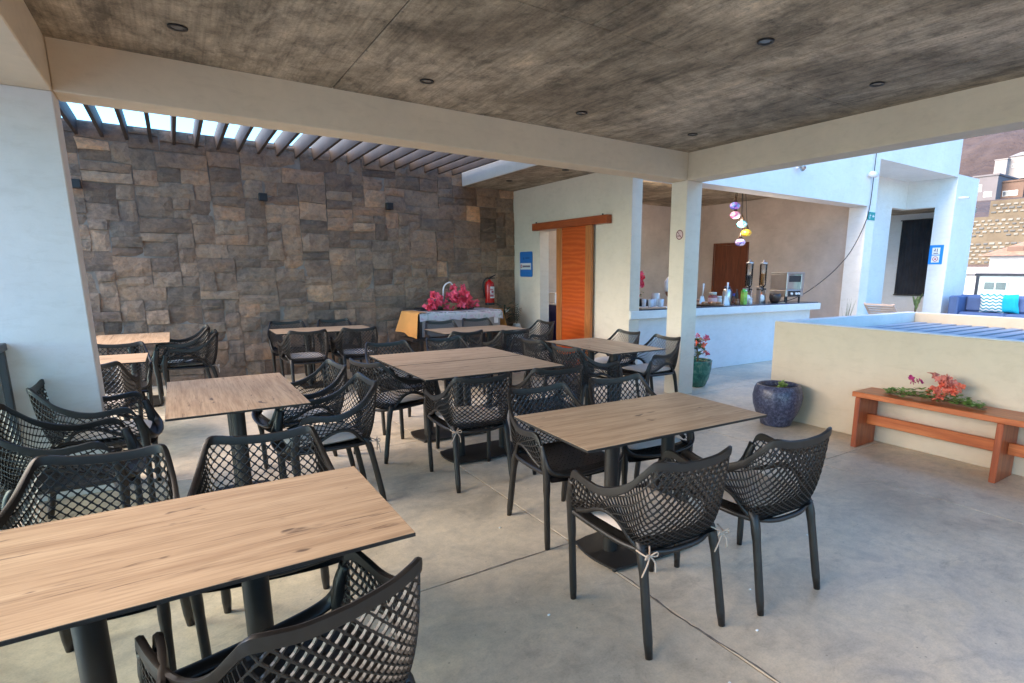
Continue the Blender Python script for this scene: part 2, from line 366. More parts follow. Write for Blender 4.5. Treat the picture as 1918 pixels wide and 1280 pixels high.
house("hillside_house", "far white villa high on the brown hillside above all other houses", (198, 69.6, 30.6), (8, 3, 3.4), HW, [(.8, 1.2, .8, .9), (1.9, 1.2, .6, .9)], 'flat')
house("hillside_house", "pale villa wing with pyramid roof high on the brown hillside", (200, 66.6, 30.6), (8, 4.6, 4.2), HW, [(.5, 1.2, 1, 1.0), (2.0, .8, 1.1, 1.6), (3.5, 1.2, .8, 1)], HW)
house("hillside_house", "grey house with white terrace at the edge of the blue-lit wall, left on the hillside", (108, 40.6, 13.4), (8, 3.4, 3.6), HG, [(.4, 1.3, .9, 1.1), (1.7, .4, 1.1, .8)], 'flat')
house("hillside_house", "low brown house with shaded porch right above the retaining walls", (110, 37.5, 13.6), (7, 3.2, 2.4), HB, [(.5, .3, 2.0, .8)], 'flat')
t = house("tiled_house", "white house with a terracotta tiled roof and small dormer vent beyond the terrace", (30, 10.2, -3), (6, 8, 5.35), HWB, [(.9, 5.0-.4, .3, .25)], TILE)
m = MB(); m.box(.2, 1.2, -.02-1.1, -.02-.5, 5.35, 5.75); m.build("dormer", HB, t)
house("annex_house", "low white flat-roofed building with a double window seen through the terrace glass", (24, 9.2, -3), (5, 8, 4.55), HWB, [(.95, 3.95, .75, .38)], 'flat')

# ------------------------------------------------------------------ terrace ground / floor
m = MB(); m.box(-1.02, 17.0, -4.5, 12.0, -.35, -.012); m.box(-1.75, -1.0201, 4.79, 12.0, -.35, -.012)
FL = tag(m.build("floor", simple("joint_dark", (.16, .14, .12), .95)), kind='structure')
jx = [-1.75, -1.02, 1.70, 4.15, 6.6, 9.05, 11.5, 14, 17.0]; jy = [-4.5, -2.35, .03, 2.41, 4.79, 7.17, 9.55, 12.0]
for i in range(len(jx)-1):
    for j in range(len(jy)-1):
        if i == 0 and jy[j] < 4.7: continue
        m = MB(); g = .0035
        m.bbox(jx[i]+g, jx[i+1]-g, jy[j]+g, jy[j+1]-g, -.012, 0, .0025); m.build("slab", FLOOR_M, FL)
# crack along the joint in front (patched, uneven) and small white specks of grit
CRK = simple("crack_filler", (.15, .125, .11), .95, var=.4, vs=20)
def crack(pts, w, seed):
    r = random.Random(seed); out = []
    for (a, b) in zip(pts[:-1], pts[1:]):
        k = max(2, int(math.dist(a, b)/.035))
        for i in range(k): out.append((a[0]+(b[0]-a[0])*i/k+r.uniform(-.004, .004), a[1]+(b[1]-a[1])*i/k+r.uniform(-.004, .004)))
    m = MB(); vs = []; 
    for i, p in enumerate(out):
        q = out[min(i+1, len(out)-1)]; pr = out[max(i-1, 0)]; d = Vector((q[0]-pr[0], q[1]-pr[1], 0)).normalized(); nn = Vector((-d.y, d.x, 0))*w*r.uniform(.2, 1.0)
        vs += [Vector((p[0], p[1], .0015))+nn, Vector((p[0], p[1], .0015))-nn]
    m.add(vs, [(2*i, 2*i+1, 2*i+3, 2*i+2) for i in range(len(out)-1)]); o = m.build("crack", CRK, FL); return o
crack([(1.70, 2.2), (1.715, 1.9), (1.69, 1.6), (1.71, 1.2), (1.70, .7)], .006, 3); crack([(.95, 2.41), (1.3, 2.415), (1.68, 2.405)], .005, 4)
m = MB(); r = random.Random(5)
for x, y in [(2.02, 1.62), (2.14, 1.52), (1.55, 1.16), (1.9, 1.3), (2.35, 1.9), (1.22, 1.9), (.95, 1.55), (2.9, 1.7), (1.45, 2.8)]:
    s_ = r.uniform(.003, .007); m.bbox(x-s_, x+s_, y-s_*.8, y+s_*.8, .0, s_, s_*.4)
tag(m.build("floor_grit", WPL, None), kind='stuff')

# ------------------------------------------------------------------ pavilion: ceiling, beams, pillars
m = MB(); m.box(-1.7, X2+BW, -2.4, Y1+BW, ZC+.012, 3.2)
CE = tag(m.build("ceiling", simple("ceiling_joint", (.045, .04, .035), .95)), kind='structure')
rows = [(2.79, Y1+.01, [-.6, 1.15, 2.42, 3.66, X2+.01]), (.35, 2.79, [-.6, .62, 2.09, 3.60, 4.40, X2+.01]), (-2.15, .35, [-.6, .9, 2.4, 3.9, X2+.01])]
for (ya, yb, xs) in rows:
    for i in range(len(xs)-1):
        dz = R.uniform(0, .0025); m = MB(); m.bbox(xs[i]+.0035, xs[i+1]-.0035, ya+.0035, yb-.0035, ZC+dz, ZC+.012, .003); m.build("formwork_panel", CEIL_M, CE)
def beam(lab, *b): m = MB(); m.bbox(*b, .006); return tag(m.build("beam", BEAMP), lab, "beam")
beam("long pale beam running left to right below the concrete ceiling edge", X1+.002, X2-.002, Y1, Y1+BW, ZB, 3.35)
beam("pale beam running towards the viewer at the right above the low wall", X2, X2+BW, -2.4, Y1+BW, ZB, 3.35)
beam("broad pale beam over the left pillar at the photo's upper left edge", -1.75, X1, -2.4, Y1+BW, ZB, 3.35)
beam("pale beam closing the rear side of the covered terrace behind the viewer", X1+.002, X2-.002, -2.4, -2.15, ZB, 3.35)
def pillar(lab, *b, mat=WHITE): m = MB(); m.bbox(*b, .006); return tag(m.build("pillar", mat), lab, "pillar")
pillar("wide white pillar at the left edge beside the dark handrail", -1.75, X1-.001, Y1+.002, Y1+BW-.002, 0, ZB)
PS = pillar("square pillar with no-smoking sticker at the near end of the bar", X2+.002, X2+BW-.002, Y1+.002, Y1+BW-.002, 0, ZB, mat=WARMW)
pillar("white pillar at the terrace corner behind the viewer on the right", X2+.002, X2+BW-.002, -2.4, -2.15, 0, ZB)
pillar("white pillar at the terrace corner behind the viewer on the left", -.9, X1-.001, -2.4, -2.15, 0, ZB)
# downlights
def downlight(x, y, z, lab, lit=False, rr=.050):
    t = thing("downlight", lab, "downlight", (x, y, z), 0, "recessed ceiling downlights")
    m = MB(); m.lathe([(rr*.62, -.001), (rr*.62, -.006), (rr, -.008), (rr*1.02, -.001)], n=24); m.build("trim_ring", BLK if not lit else WPL, t, True)
    m = MB(); m.lathe([(.001, -.004), (rr*.6, -.004), (rr*.6, -.001)], n=20); m.build("lens", LENSL if lit else LENS, t)
LENS = simple("grey_lens", (.16, .15, .14), .2); LENSL = emis("lit_lens", (1, .9, .75), 6)
for x, y, l in [(.17, 4.2, "leftmost recessed downlight in the concrete ceiling near the left pillar"), (1.67, 4.24, "second recessed downlight from the left along the long beam"), (3.07, 4.24, "third recessed downlight from the left along the long beam"), (4.42, 4.2, "recessed downlight nearest the inner corner of the two beams"), (3.06, 2.35, "largest-looking recessed downlight at the photo's upper right"), (4.37, 2.35, "recessed downlight close to the right-hand beam")]:
    downlight(x, y, ZC-.001, l)

# ------------------------------------------------------------------ stone wall
SW = thing("stone_wall", "tall wall of grey and brown split stones behind the dining tables", "stone wall", (0, Y3, 0))
m = MB(); m.box(-1.75, 5.30, .012, .30, 0, 3.24); m.build("backing", BACKING, SW)
def stones():
    U = .062; nx, nz = int(6.84/U), int(3.27/U); x00 = -1.71; occ = [[0]*nx for _ in range(nz)]; r = random.Random(21); out = []
    for zi in range(nz):
        for xi in range(nx):
            if occ[zi][xi]: continue
            hmax = min(nz-zi, r.choice([2, 2, 3, 3, 4, 4, 3])); w = r.choice([3, 4, 5, 5, 6, 7, 8]); k = 0
            while k < w and xi+k < nx and not occ[zi][xi+k]: k += 1
            w = k; q2 = xi+w
            while q2 < nx and not occ[zi][q2]: q2 += 1
            if 0 < q2-xi-w <= 2: w = q2-xi
            hgt = 1
            while hgt < hmax and all(not occ[zi+hgt][xi+q] for q in range(w)): hgt += 1
            for a in range(hgt):
                for q in range(w): occ[zi+a][xi+q] = 1
            out.append((xi, zi, w, hgt))
    off = {}
    def jit(i, j):
        if (i, j) not in off: off[(i, j)] = (r.uniform(-.010, .010) if 0 < i < nx else 0, r.uniform(-.012, .012) if j > 0 else 0)
        return x00+i*U+off[(i, j)][0], j*U+off[(i, j)][1]
    return [(jit(a, b), jit(a+w, b), jit(a+w, b+h), jit(a, b+h)) for a, b, w, h in out]
def area(q): return abs((q[1][0]-q[0][0])*(q[3][1]-q[0][1]))
SL = sorted(stones(), key=lambda q: -(area(q) if q[1][0] > -1.0 else area(q)*.01))
def stone_geo(m, q, r):
    g = .0022; cx = sum(p[0] for p in q)/4; cz = sum(p[1] for p in q)/4
    q = [(p[0]+(g if p[0] < cx else -g), p[1]+(g if p[1] < cz else -g)) for p in q]
    proud = r.uniform(0.0, .026); nu, nv = 4, 3; base = len(m.v); vs = []; sd_ = r.uniform(0, 50)
    tilt = r.uniform(-.010, .010)
    for j in range(nv+1):
        for i in range(nu+1):
            u, v = i/nu, j/nv
            x = (q[0][0]*(1-u)+q[1][0]*u)*(1-v)+(q[3][0]*(1-u)+q[2][0]*u)*v; z = (q[0][1]*(1-u)+q[1][1]*u)*(1-v)+(q[3][1]*(1-u)+q[2][1]*u)*v
            ed = i in (0, nu) or j in (0, nv)
            if ed: x += r.uniform(-.004, .004); z += r.uniform(-.004, .004)
            d = proud+tilt*(u-.5)*2+.013*noise.noise(Vector((x*7, z*7, sd_)))-(.009 if ed else 0)
            vs.append((x, -d, z))
    fs = [(j*(nu+1)+i, j*(nu+1)+i+1, (j+1)*(nu+1)+i+1, (j+1)*(nu+1)+i) for j in range(nv) for i in range(nu)]
    ring = [i for i in range(nu+1)]+[j*(nu+1)+nu for j in range(1, nv+1)]+[nv*(nu+1)+i for i in range(nu-1, -1, -1)]+[j*(nu+1) for j in range(nv-1, 0, -1)]
    k0 = len(vs); 
    for idx in ring: vs.append((vs[idx][0], .05, vs[idx][2]))
    L = len(ring)
    for a in range(L): fs.append((ring[(a+1) % L], ring[a], k0+a, k0+(a+1) % L))
    m.add(vs, fs)
r = random.Random(31)
rest = MB()
for i, q in enumerate(SL):
    if i < 298: mm = MB(); stone_geo(mm, q, r); mm.build("stone", STONE, SW)
    else: stone_geo(rest, q, r)
if rest.v: rest.build("small_stones", STONE, SW)['kind'] = 'stuff'
for x, l in [(-.83, "small black cube wall lamp nearest the left pillar on the stone wall"), (1.12, "small black cube wall lamp in the middle of the stone wall"), (2.85, "small black cube wall lamp on the right part of the stone wall")]:
    t = thing("wall_lamp", l, "wall lamp", (x, Y3-.035, 2.5), 0, "black cube lamps on the stone wall")
    m = MB(); m.bbox(-.05, .05, -.10, -.01, -.05, .05, .004); m.build("lamp_body", BLK, t); m = MB(); m.box(-.03, .03, -.01, .02, -.03, .03); m.build("mount", BLK, t)
# pergola slats
PG = thing("pergola", "dark brown pergola blades spanning from the long beam to the stone wall", "pergola", (0, 0, 3.07))
mm = MB(); mm.bbox(-.018, .018, Y1+BW+.002, Y3+.10, 0, .20, .003); SLM = mm.mesh("slat", SLATW)
for i in range(-3, 21):
    o = bpy.data.objects.new("slat", SLM); COL.objects.link(o); o.parent = PG; o.location = (-.76+i*.2355, 0, 0)
# glass side of the pergola yard and balustrade
def balustrade(lab, x, y0, y1, ztop, rz=0, posts=2):
    t = thing("glass_balustrade", lab, "balustrade", (x, y0, 0), rz); L = y1-y0
    m = MB(); m.bbox(-.035, .035, 0, L, ztop-.045, ztop, .004); m.build("handrail", DARKR, t)
    m = MB(); m.bbox(-.025, .025, 0, L, .06, .10, .004); m.build("bottom_rail", DARKR, t)
    m = MB(); m.box(-.006, .006, .02, L-.02, .10, ztop-.047); m.build("glass_pane", GLASSM, t)
    for i in range(posts):
        y = L*i/(posts-1) if posts > 1 else 0; y = min(max(y, .02), L-.022)
        m = MB(); m.bbox(-.024, .024, y-.02, y+.02, 0, ztop-.046, .003); m.build("post", DARKR, t)
balustrade("glass balustrade with dark handrail at the left edge by the white pillar", -.93, -3.9, Y1-.004, 1.06, 0, 5)
balustrade("glass balustrade beside the stone wall behind the left pillar", -1.7, Y1+BW+.01, Y3-.05, 1.06, 0, 3)

# ------------------------------------------------------------------ bar building
BB = thing("bar_building", "white bar building with a wide serving opening and parapet above", "building", (0, 0, 0))
def part(name, mat, *bx, parent=None, bev=.004):
    m = MB()
    if parent is None: m.box(*bx)
    else: m.bbox(*bx, bev)
    return m.build(name, mat, parent or BB)
part("wall", WARMW, X3, X3+.18, 8.2, Y3+.028, 0, ZR); part("wall", WARMW, X3, X3+.18, Y5, 7.45, 0, ZR); part("wall", WARMW, X3, X3+.18, 7.452, 8.198, 2.19, ZR)
part("fascia", WHITE, X4, X4+.03, Y1+BW+.004, Y3-.04, ZR-.002, 3.15); part("ceiling", CEIL_M, X4+.032, X3+.18, Y1+BW+.004, Y3-.03, ZR, 3.12)
part("upper_wall", WHITE, X3, 11.04, Y5, Y5+.35, 3.173, 5.2); part("upper_wall", WHITE, 11.04, 14.80, Y5, Y5+.35, 3.688, 5.2); part("lintel", WHITE, X3+.18, 11.04, Y5, Y5+.35, ZL, 3.173)
part("upper_wall", WHITE, 11.04, 14.80, Y5+.352, Y5+.36, 3.69, 3.745); part("upper_wall", WHITE, 14.80, 15.96, Y5, Y5+.35, 0, 3.75)
part("jamb_wall", WHITE, 11.04, 11.34, Y5, Y5+.36, 0, 3.688)
part("wall", WHITE, 11.34, 14.12, 6.93, 7.1, 0, 3.70); part("wall", WHITE, 14.122, 14.80, 6.93, 7.1, 3.07, 3.70); part("wall", WHITE, 14.802, 15.0, Y5+.352, 6.28, 0, 3.70)
part("wall", WHITE, 14.802, 15.0, 6.282, 7.1, 3.07, 3.70); part("niche_ceiling", WHITE, 11.342, 14.80, Y5+.352, 6.928, 3.70, 3.9); part("wall", WHITE, 11.342, 11.5, Y5+.362, 6.928, 0, 3.698)
part("room_ceiling", CEIL_M, 13.0, 17.0, 7.102, 9.5, 3.07, 3.2); part("room_ceiling", CEIL_M, 15.002, 17.0, Y5+.352, 7.10, 3.07, 3.2)
part("room_wall", WHITE, 16.0, 16.2, Y5+.352, 9.5, 0, 3.068); part("room_wall", WHITE, 13.0, 15.99, 9.0, 9.2, 0, 3.068)
part("interior_wall", PLAST, 5.28, 11.3, 10.7, 10.9, 0, 3.17); part("interior_wall", PLAST, 11.1, 11.3, Y5+.362, 10.698, 0, 3.17); part("interior_wall", PLAST, X3+.182, X3+.22, Y5+.352, 7.4, 0, 3.17); part("interior_wall", PLAST, X3+.182, X3+.22, 9.1, 10.698, 0, 3.17)
part("interior_ceiling", CEIL_M, X3+.182, 11.3, Y5+.352, 10.9, 3.172, 3.35); part("roof_slab", WHITE, X3+.182, 11.3, Y5+.352, 11.0, 3.352, 3.5)
downlight(7.45, 7.6, 3.170, "small lit white downlight in the bar ceiling left of the mosaic lamps", True, .06)
downlight(4.45, 8.05, ZR-.001, "small dark downlight under the canopy by the stone wall", False, .05); downlight(4.62, 6.75, ZR-.001, "small dark downlight under the canopy closer to the long beam", False, .05)
def bar_light(loc, e, r_=.06, col=(1, .82, .64)):
    l = bpy.data.lights.new("bar_lamp_light", 'POINT'); l.energy = e; l.shadow_soft_size = r_; l.color = col; o = bpy.data.objects.new("bar_lamp_light", l); COL.objects.link(o); o.location = loc
bar_light((7.45, 7.6, 3.10), 22); bar_light((8.62, 6.95, 2.40), 9, .12)
# counter
CT = thing("bar_counter", "long white bar counter with dark granite top under the serving opening", "bar counter", (0, 0, 0))
GRAN = simple("dark_granite", (.05, .055, .07), .15, var=.5, vs=60)
part("counter_edge", WHITE, X3+.003, 9.70, Y5-.03, 6.42, .88, .992, parent=CT); part("counter_top", GRAN, X3+.185, 9.69, Y5+.01, 6.40, .993, 1.010, parent=CT)
part("counter_base", WHITE, X3+.183, 9.62, Y5+.12, 6.30, 0, .879, parent=CT)
# bar door
BD = thing("bar_door", "dark brown wooden door in the back of the bar", "door", (11.10, 8.6, 0))
part("door_leaf", DOORW, -.03, -.002, .06, .98, 0, 2.18, parent=BD); 
for b in [(-.045, -.002, 0, .058, 0, 2.24), (-.045, -.002, .982, 1.04, 0, 2.24), (-.045, -.002, .06, .98, 2.182, 2.24)]: part("door_frame", DOORW, *b, parent=BD)
# sliding door + track
SD = thing("sliding_door", "orange-brown wooden sliding door with wavy grain panel", "sliding door", (X3-.055, 6.66, 0))
for yb in [(0, .15), (.77, .92)]: part("stile", FRAMEW, -.022, .022, yb[0], yb[1], .012, 2.19, parent=SD)
part("door_panel", DOORP, -.014, .014, .151, .769, .012, 2.19, parent=SD)
TR = thing("door_track", "dark red wooden track beam above the sliding door", "door track", (X3-.09, 6.29, 2.192)); part("track_board", TRACKW, 0, .087, 0, 2.01, 0, .115, parent=TR)
for y in (.12, 1.9): m = MB(); m.lathe([(.012, 0), (.012, .02)], (.02, y, .115), 10); m.build("bolt", BLK, TR)
# inside the doorway
BL = thing("blue_cabinet", "dark blue cabinet with white top just inside the doorway", "cabinet", (5.5, 8.0, 0)); BLUED = simple("dark_blue_lacquer", (.012, .016, .12), .3)
part("cabinet_body", BLUED, 0, .55, 0, 1.0, 0, .94, parent=BL); part("cabinet_top", WPL, -.01, .56, -.01, 1.01, .941, .965, parent=BL)
m = MB(); m.bbox(0, .25, 0, .3, 0, .18, .01); tag(m.build("storage_box", WPL, loc=(5.6, 8.5, .966)), "white box resting on the dark blue cabinet inside the doorway", "box")
# signs
SBLUE = simple("blue_sign", (.02, .17, .52), .35, var=.05); SBLU2 = simple("bright_blue_sign", (.01, .24, .72), .35, var=.05); REDI = simple("red_print", (.45, .05, .08), .5); DKI = simple("dark_print", (.07, .06, .14), .5); DBI = simple("deep_blue_print", (.01, .10, .33), .5)
def rrect(m, w, h, rr, t, seg=5):
    pts = []
    for (cx, cz, a0) in [(w/2-rr, h/2-rr, 0), (-w/2+rr, h/2-rr, 90), (-w/2+rr, -h/2+rr, 180), (w/2-rr, -h/2+rr, 270)]:
        for k in range(seg+1): a = rad(a0+90*k/seg); pts.append((cx+rr*math.cos(a), cz+rr*math.sin(a)))
    n = len(pts); vs = [(-0, p[0], p[1]) for p in pts]+[(-t, p[0], p[1]) for p in pts]
    m.add(vs, [tuple(range(n)), tuple(range(2*n-1, n-1, -1))]+[(i, n+i, n+(i+1) % n, (i+1) % n) for i in range(n)])
def ringm(m, c, r0, r1, t, n=28, ax='yz'):
    vs = []
    for k in range(n):
        a = 2*math.pi*k/n
        for rr in (r0, r1): vs.append((-t, c[0]+rr*math.cos(a), c[1]+rr*math.sin(a)))
    m.add(vs, [(2*k, 2*k+1, (2*((k+1) % n))+1, 2*((k+1) % n)) for k in range(n)])
SG = thing("wall_sign", "tall blue sign with a small white label on the white wall by the doorway", "sign", (X3-.002, 8.64, 1.65))
m = MB(); rrect(m, .42, .43, .03, .008); m.build("sign_board", SBLUE, SG)
m = MB(); m.box(-.0115, -.009, -.17, .19, -.09, .02); m.build("label", WPL, SG)
m = MB(); ringm(m, (.15, -.035), .022, .032, .014); m.box(-.0142, -.013, .145, .155, -.06, -.01); m.build("prohibition_mark", REDI, SG)
m = MB(); r = random.Random(4); y = .10
while y > -.15: w_ = r.uniform(.018, .03); m.box(-.0145, -.0135, y-w_, y, -.055+r.uniform(0, .005), -.018-r.uniform(0, .005)); y -= w_+.008
m.build("print", DKI, SG)
m = MB(); m.box(-.0095, -.0085, -.12, .02, .095, .115); m.box(-.0095, -.0085, .06, .10, .08, .115); m.build("faded_print", DBI, SG)
S2 = thing("wall_sign", "bright blue notice with two white squares beside the dark curtain", "sign", (14.80-.002, 6.13, 1.98))
m = MB(); rrect(m, .30, .44, .008, .008); m.build("sign_board", SBLU2, S2)
for zc in (.08, -.10): m = MB(); m.box(-.011, -.009, -.085, .085, zc-.08, zc+.08); m.build("label", WPL, S2)
m = MB(); m.box(-.013, -.012, .015, .03, .07, .14); m.box(-.013, -.012, -.03, -.015, .05, .14); m.box(-.013, -.012, .015, .05, .085, .10); m.box(-.013, -.012, -.05, .05, .02, .035); m.build("print", DKI, S2)
m = MB(); ringm(m, (0, -.10), .045, .06, .0125); m.box(-.013, -.012, -.02, .02, -.12, -.085); m.build("prohibition_mark", REDI, S2)
S3 = thing("exit_sign", "small green emergency exit sign on the blue-lit wall by the hanging cable", "sign", (11.2, Y5-.002, 2.62))
GRN = simple("exit_green", (.0, .30, .28), .4, var=.05)
m = MB(); m.box(-.13, .13, -.008, 0, -.075, .075); m.build("sign_board", GRN, S3)
m = MB()
m.box(-.075, -.035, -.012, -.009, .0, .02); m.box(-.07, -.055, -.012, -.009, -.05, .0); m.box(-.05, -.02, -.012, -.009, .005, .015); m.lathe([(.001, 0), (.012, 0), (.012, .004), (.001, .004)], (-.055, -.011, .03), 10)
m.add([(.02, -.0115, .0), (.06, -.0115, .035), (.06, -.0115, -.035)], [(0, 2, 1)]); m.box(.06, .10, -.012, -.009, -.012, .012); m.build("pictogram", WPL, S3)
NS = thing("no_smoking_sticker", "round no-smoking sticker on the square pillar", "sticker", (X2-.001, 4.93, 1.965))
BURG = simple("burgundy_print", (.16, .02, .03), .5); PKB = simple("pale_pink_print", (.66, .48, .46), .5)
m = MB(); m.add([(-.001, .055*math.cos(2*math.pi*k/28), .055*math.sin(2*math.pi*k/28)) for k in range(28)], [tuple(range(28))[::-1]]); m.build("disc", PKB, NS)
m = MB(); ringm(m, (0, 0), .048, .058, .002); m.add([(-.0022, .036, .045), (-.0022, .043, .038), (-.0022, -.036, -.045), (-.0022, -.043, -.038)], [(0, 1, 3, 2)]); m.box(-.0025, -.0020, -.022, .036, -.018, -.009); m.build("ring_and_bar", BURG, NS)
# curtain
CU = thing("window_curtain", "dark charcoal curtain hanging in the recess behind the niche", "curtain", (15.96, 6.74, 1.0)); CUR = simple("charcoal_fabric", (.025, .026, .032), .9, var=.4, vs=3)
m = MB(); vs = []; nn = 60
for k in range(nn+1): y = .78*k/nn; d = .012*math.sin(k*.9)+.006*math.sin(k*.37); vs += [(d, y, .0), (d*.6, y, 1.9)]
m.add(vs, [(2*k, 2*k+1, 2*k+3, 2*k+2) for k in range(nn)]); m.build("fabric", CUR, CU, True)
m = MB(); m.tube([(0, -.03, 1.91), (0, .82, 1.91)], .012, 8); m.build("curtain_rod", BLK, CU); m = MB(); m.box(-.02, .02, -.01, .80, -.03, -.004); m.build("bottom_bar", BLK, CU)
# wall fittings
def spot(lab, x, z):
    t = thing("security_camera", lab, "wall fitting", (x, Y5-.002, z)); m = MB(); m.lathe([(.03, 0), (.03, .02)], n=14); o = m.build("mount", WPL, t, rot=(rad(90), 0, 0))
    m = MB(); m.tube([(0, -.02, 0), (0, -.06, -.01)], .018, 10); m.tube([(-.09, -.09, 0), (.07, -.09, -.01)], [.05, .052], 16); m.build("housing", WPL, t, True)
    m = MB(); m.tube([(.072, -.09, -.01), (.078, -.09, -.01)], [.042, .036], 16); m.build("lens", BLK, t)
spot("white round camera on the wall above the exit sign", 10.98, 3.36)
t = thing("wall_spotlight", "small dark-lensed spotlight partly hidden under the right beam", "spotlight", (8.66, Y5-.002, 3.24)); m = MB(); m.tube([(0, 0, 0), (0, -.08, 0)], .015, 8); m.build("mount", WPL, t)
m = MB(); m.tube([(-.06, -.10, .03), (.05, -.10, -.02)], [.035, .05], 14); m.build("lamp_head", STEEL, t, True); m = MB(); m.tube([(.051, -.10, -.0204), (.056, -.10, -.0226)], .04, 14); m.build("lens", BLK, t)
t = thing("drain_spout", "short white pipe stub sticking out of the far right wall", "pipe", (14.95, Y5-.004, 3.25)); m = MB(); m.tube([(0, 0, 0), (.12, -.16, 0)], [.025, .028], 12); m.build("pipe", WPL, t, True)
m = MB(); m.tube([(.1205, -.1607, 0), (.125, -.167, 0)], .02, 12); m.build("pipe_mouth", BLK, t)
# cable
pts = [(11.1, Y5-.03, 4.0), (11.09, Y5-.03, 3.45), (11.07, Y5-.02, 2.74), (10.98, Y5+.03, 2.35), (10.73, Y5+.09, 1.92), (10.4, Y5+.16, 1.60), (10.08, Y5+.22, 1.38), (9.75, Y5+.27, 1.20), (9.45, Y5+.3, 1.09), (9.2, Y5+.32, 1.035), (8.9, Y5+.33, 1.024), (8.62, Y5+.32, 1.022)]
def catmull(P, k=6):
    P = [Vector(p) for p in P]; out = []
    for i in range(len(P)-1):
        a, b, c, d = P[max(i-1, 0)], P[i], P[i+1], P[min(i+2, len(P)-1)]
        for j in range(k):
            t = j/k; out.append(.5*((2*b)+(-a+c)*t+(2*a-5*b+4*c-d)*t*t+(-a+3*b-3*c+d)*t**3))
    out.append(P[-1]); return out
m = MB(); m.tube(catmull(pts, 5), .0075, 6); tag(m.build("power_cable", BLK, None, True), "black cable sagging from the white wall down to the bar counter", "cable")

# ------------------------------------------------------------------ parapet box with slats
PB = thing("parapet_box", "low cream-sided parapet around a slatted light well, behind the bench", "parapet wall", (0, 0, 0))
part("wall", CREAM, XP, XP+.14, -4.2, YP, 0, ZP, parent=PB, bev=.006); part("wall", WHITE, XP+.142, 8.12, YP-.14, YP-.001, 0, ZP-.001, parent=PB); part("wall", CREAM, 7.98, 8.12, -4.2, YP-.142, 0, ZP-.002, parent=PB)
part("coping", WHITE, XP+.004, XP+.136, -4.2, YP-.004, ZP+.0005, ZP+.006, parent=PB, bev=.001); part("coping", WHITE, XP+.146, 8.11, YP-.136, YP-.005, ZP+.0005, ZP+.005, parent=PB, bev=.001); part("coping", WHITE, 7.984, 8.116, -4.2, YP-.15, ZP+.0002, ZP+.004, parent=PB, bev=.001)
part("well_floor", simple("dark_well", (.10, .10, .11), .9), XP+.142, 7.978, -4.2, YP-.142, .3, .34, parent=PB)
mm = MB(); mm.bbox(XP+.13, 7.99, -.055, .055, .80, .905, .004); SLG = mm.mesh("slat", GREYSL)
for i in range(44):
    o = bpy.data.objects.new("slat", SLG); COL.objects.link(o); o.parent = PB; o.location = (0, 3.36-i*.17, 0)

# ------------------------------------------------------------------ raised terrace, sofa, rail
m = MB(); m.box(12.4, 16.9, -4.4, Y5-.003, -.01, .26); tag(m.build("raised_terrace", FLOOR_M), kind='structure')
t = thing("terrace_railing", "dark framed glass railing behind the blue sofa on the far terrace", "railing", (16.3, 0, .26)); L0, L1 = -4.2, 5.80
for z in ((1.235, 1.30), (.55, .60)): part("rail", DARKR, -.03, .03, L0, L1, *z, parent=t)
for y in (L1-.06, 1.2, -2.5): part("post", DARKR, -.028, .028, y-.03, y+.03, 0, 1.234, parent=t)
m = MB(); m.box(-.006, .006, L0, L1-.1, .602, 1.233); m.build("glass_pane", GLASSM, t)
SOFM = simple("blue_sofa_fabric", (.08, .13, .27), .85, var=.12, vs=4, bmp=.2, bs_=200)
SO = thing("sofa", "long blue fabric sofa on the far terrace with two cushions", "sofa", (14.75, 5.72, .26))
part("backrest", SOFM, .55, .75, -2.9, -.02, .10, .80, parent=SO, bev=.03); part("armrest", SOFM, 0, .75, -.20, -.001, .10, .78, parent=SO, bev=.03); part("armrest", SOFM, 0, .75, -3.1, -2.91, .10, .78, parent=SO, bev=.03)
for k in range(3): part("seat_cushion", SOFM, .02, .56, -.205-.9*(k+1), -.21-.9*k, .22, .42, parent=SO, bev=.04)
for k in range(3): part("back_cushion", SOFM, .40, .56, -.205-.9*(k+1), -.21-.9*k, .425, .78, parent=SO, bev=.04)
for p in [(.05, -.1), (.7, -.1), (.05, -3.0), (.7, -3.0)]: part("leg", BLK, p[0]-.02, p[0]+.02, p[1]-.02, p[1]+.02, 0, .10, parent=SO)
def pillow(lab, mat, loc, s=.42, rz=0, tilt=-15):
    m = MB(); nn = 10; vs = []
    for sgn in (1, -1):
        for i in range(nn+1):
            for j in range(nn+1):
                u, v = i/nn*2-1, j/nn*2-1; e = (1-u**4)*(1-v**4); pin = 1-.10*(1-abs(u*v)) * (abs(u)**6+abs(v)**6)
                vs.append((sgn*.07*e**.5, u*s/2*pin, v*s/2*pin))
    K = (nn+1)**2; fs = []
    for q in range(2):
        for i in range(nn):
            for j in range(nn):
                a = q*K+i*(nn+1)+j; f = (a, a+1, a+nn+2, a+nn+1); fs.append(f if q else f[::-1])
    m.add(vs, fs); return tag(m.build("throw_pillow", mat, None, True, loc, (0, rad(tilt), rz)), lab, "pillow")
WAVM, n_, b_ = newmat("white_teal_wave_fabric"); p_ = coords(n_, 'Object', (1, 1, 1))
wv = N(n_, "ShaderNodeTexWave", wave_type='BANDS', bands_direction='Z'); wv.inputs['Scale'].default_value = 4.2; wv.inputs['Distortion'].default_value = 0
sx_ = N(n_, "ShaderNodeSeparateXYZ"); n_.links.new(p_, sx_.inputs[0]); sn = N(n_, "ShaderNodeMath", operation='MULTIPLY'); sn.inputs[1].default_value = 55; n_.links.new(sx_.outputs[1], sn.inputs[0])
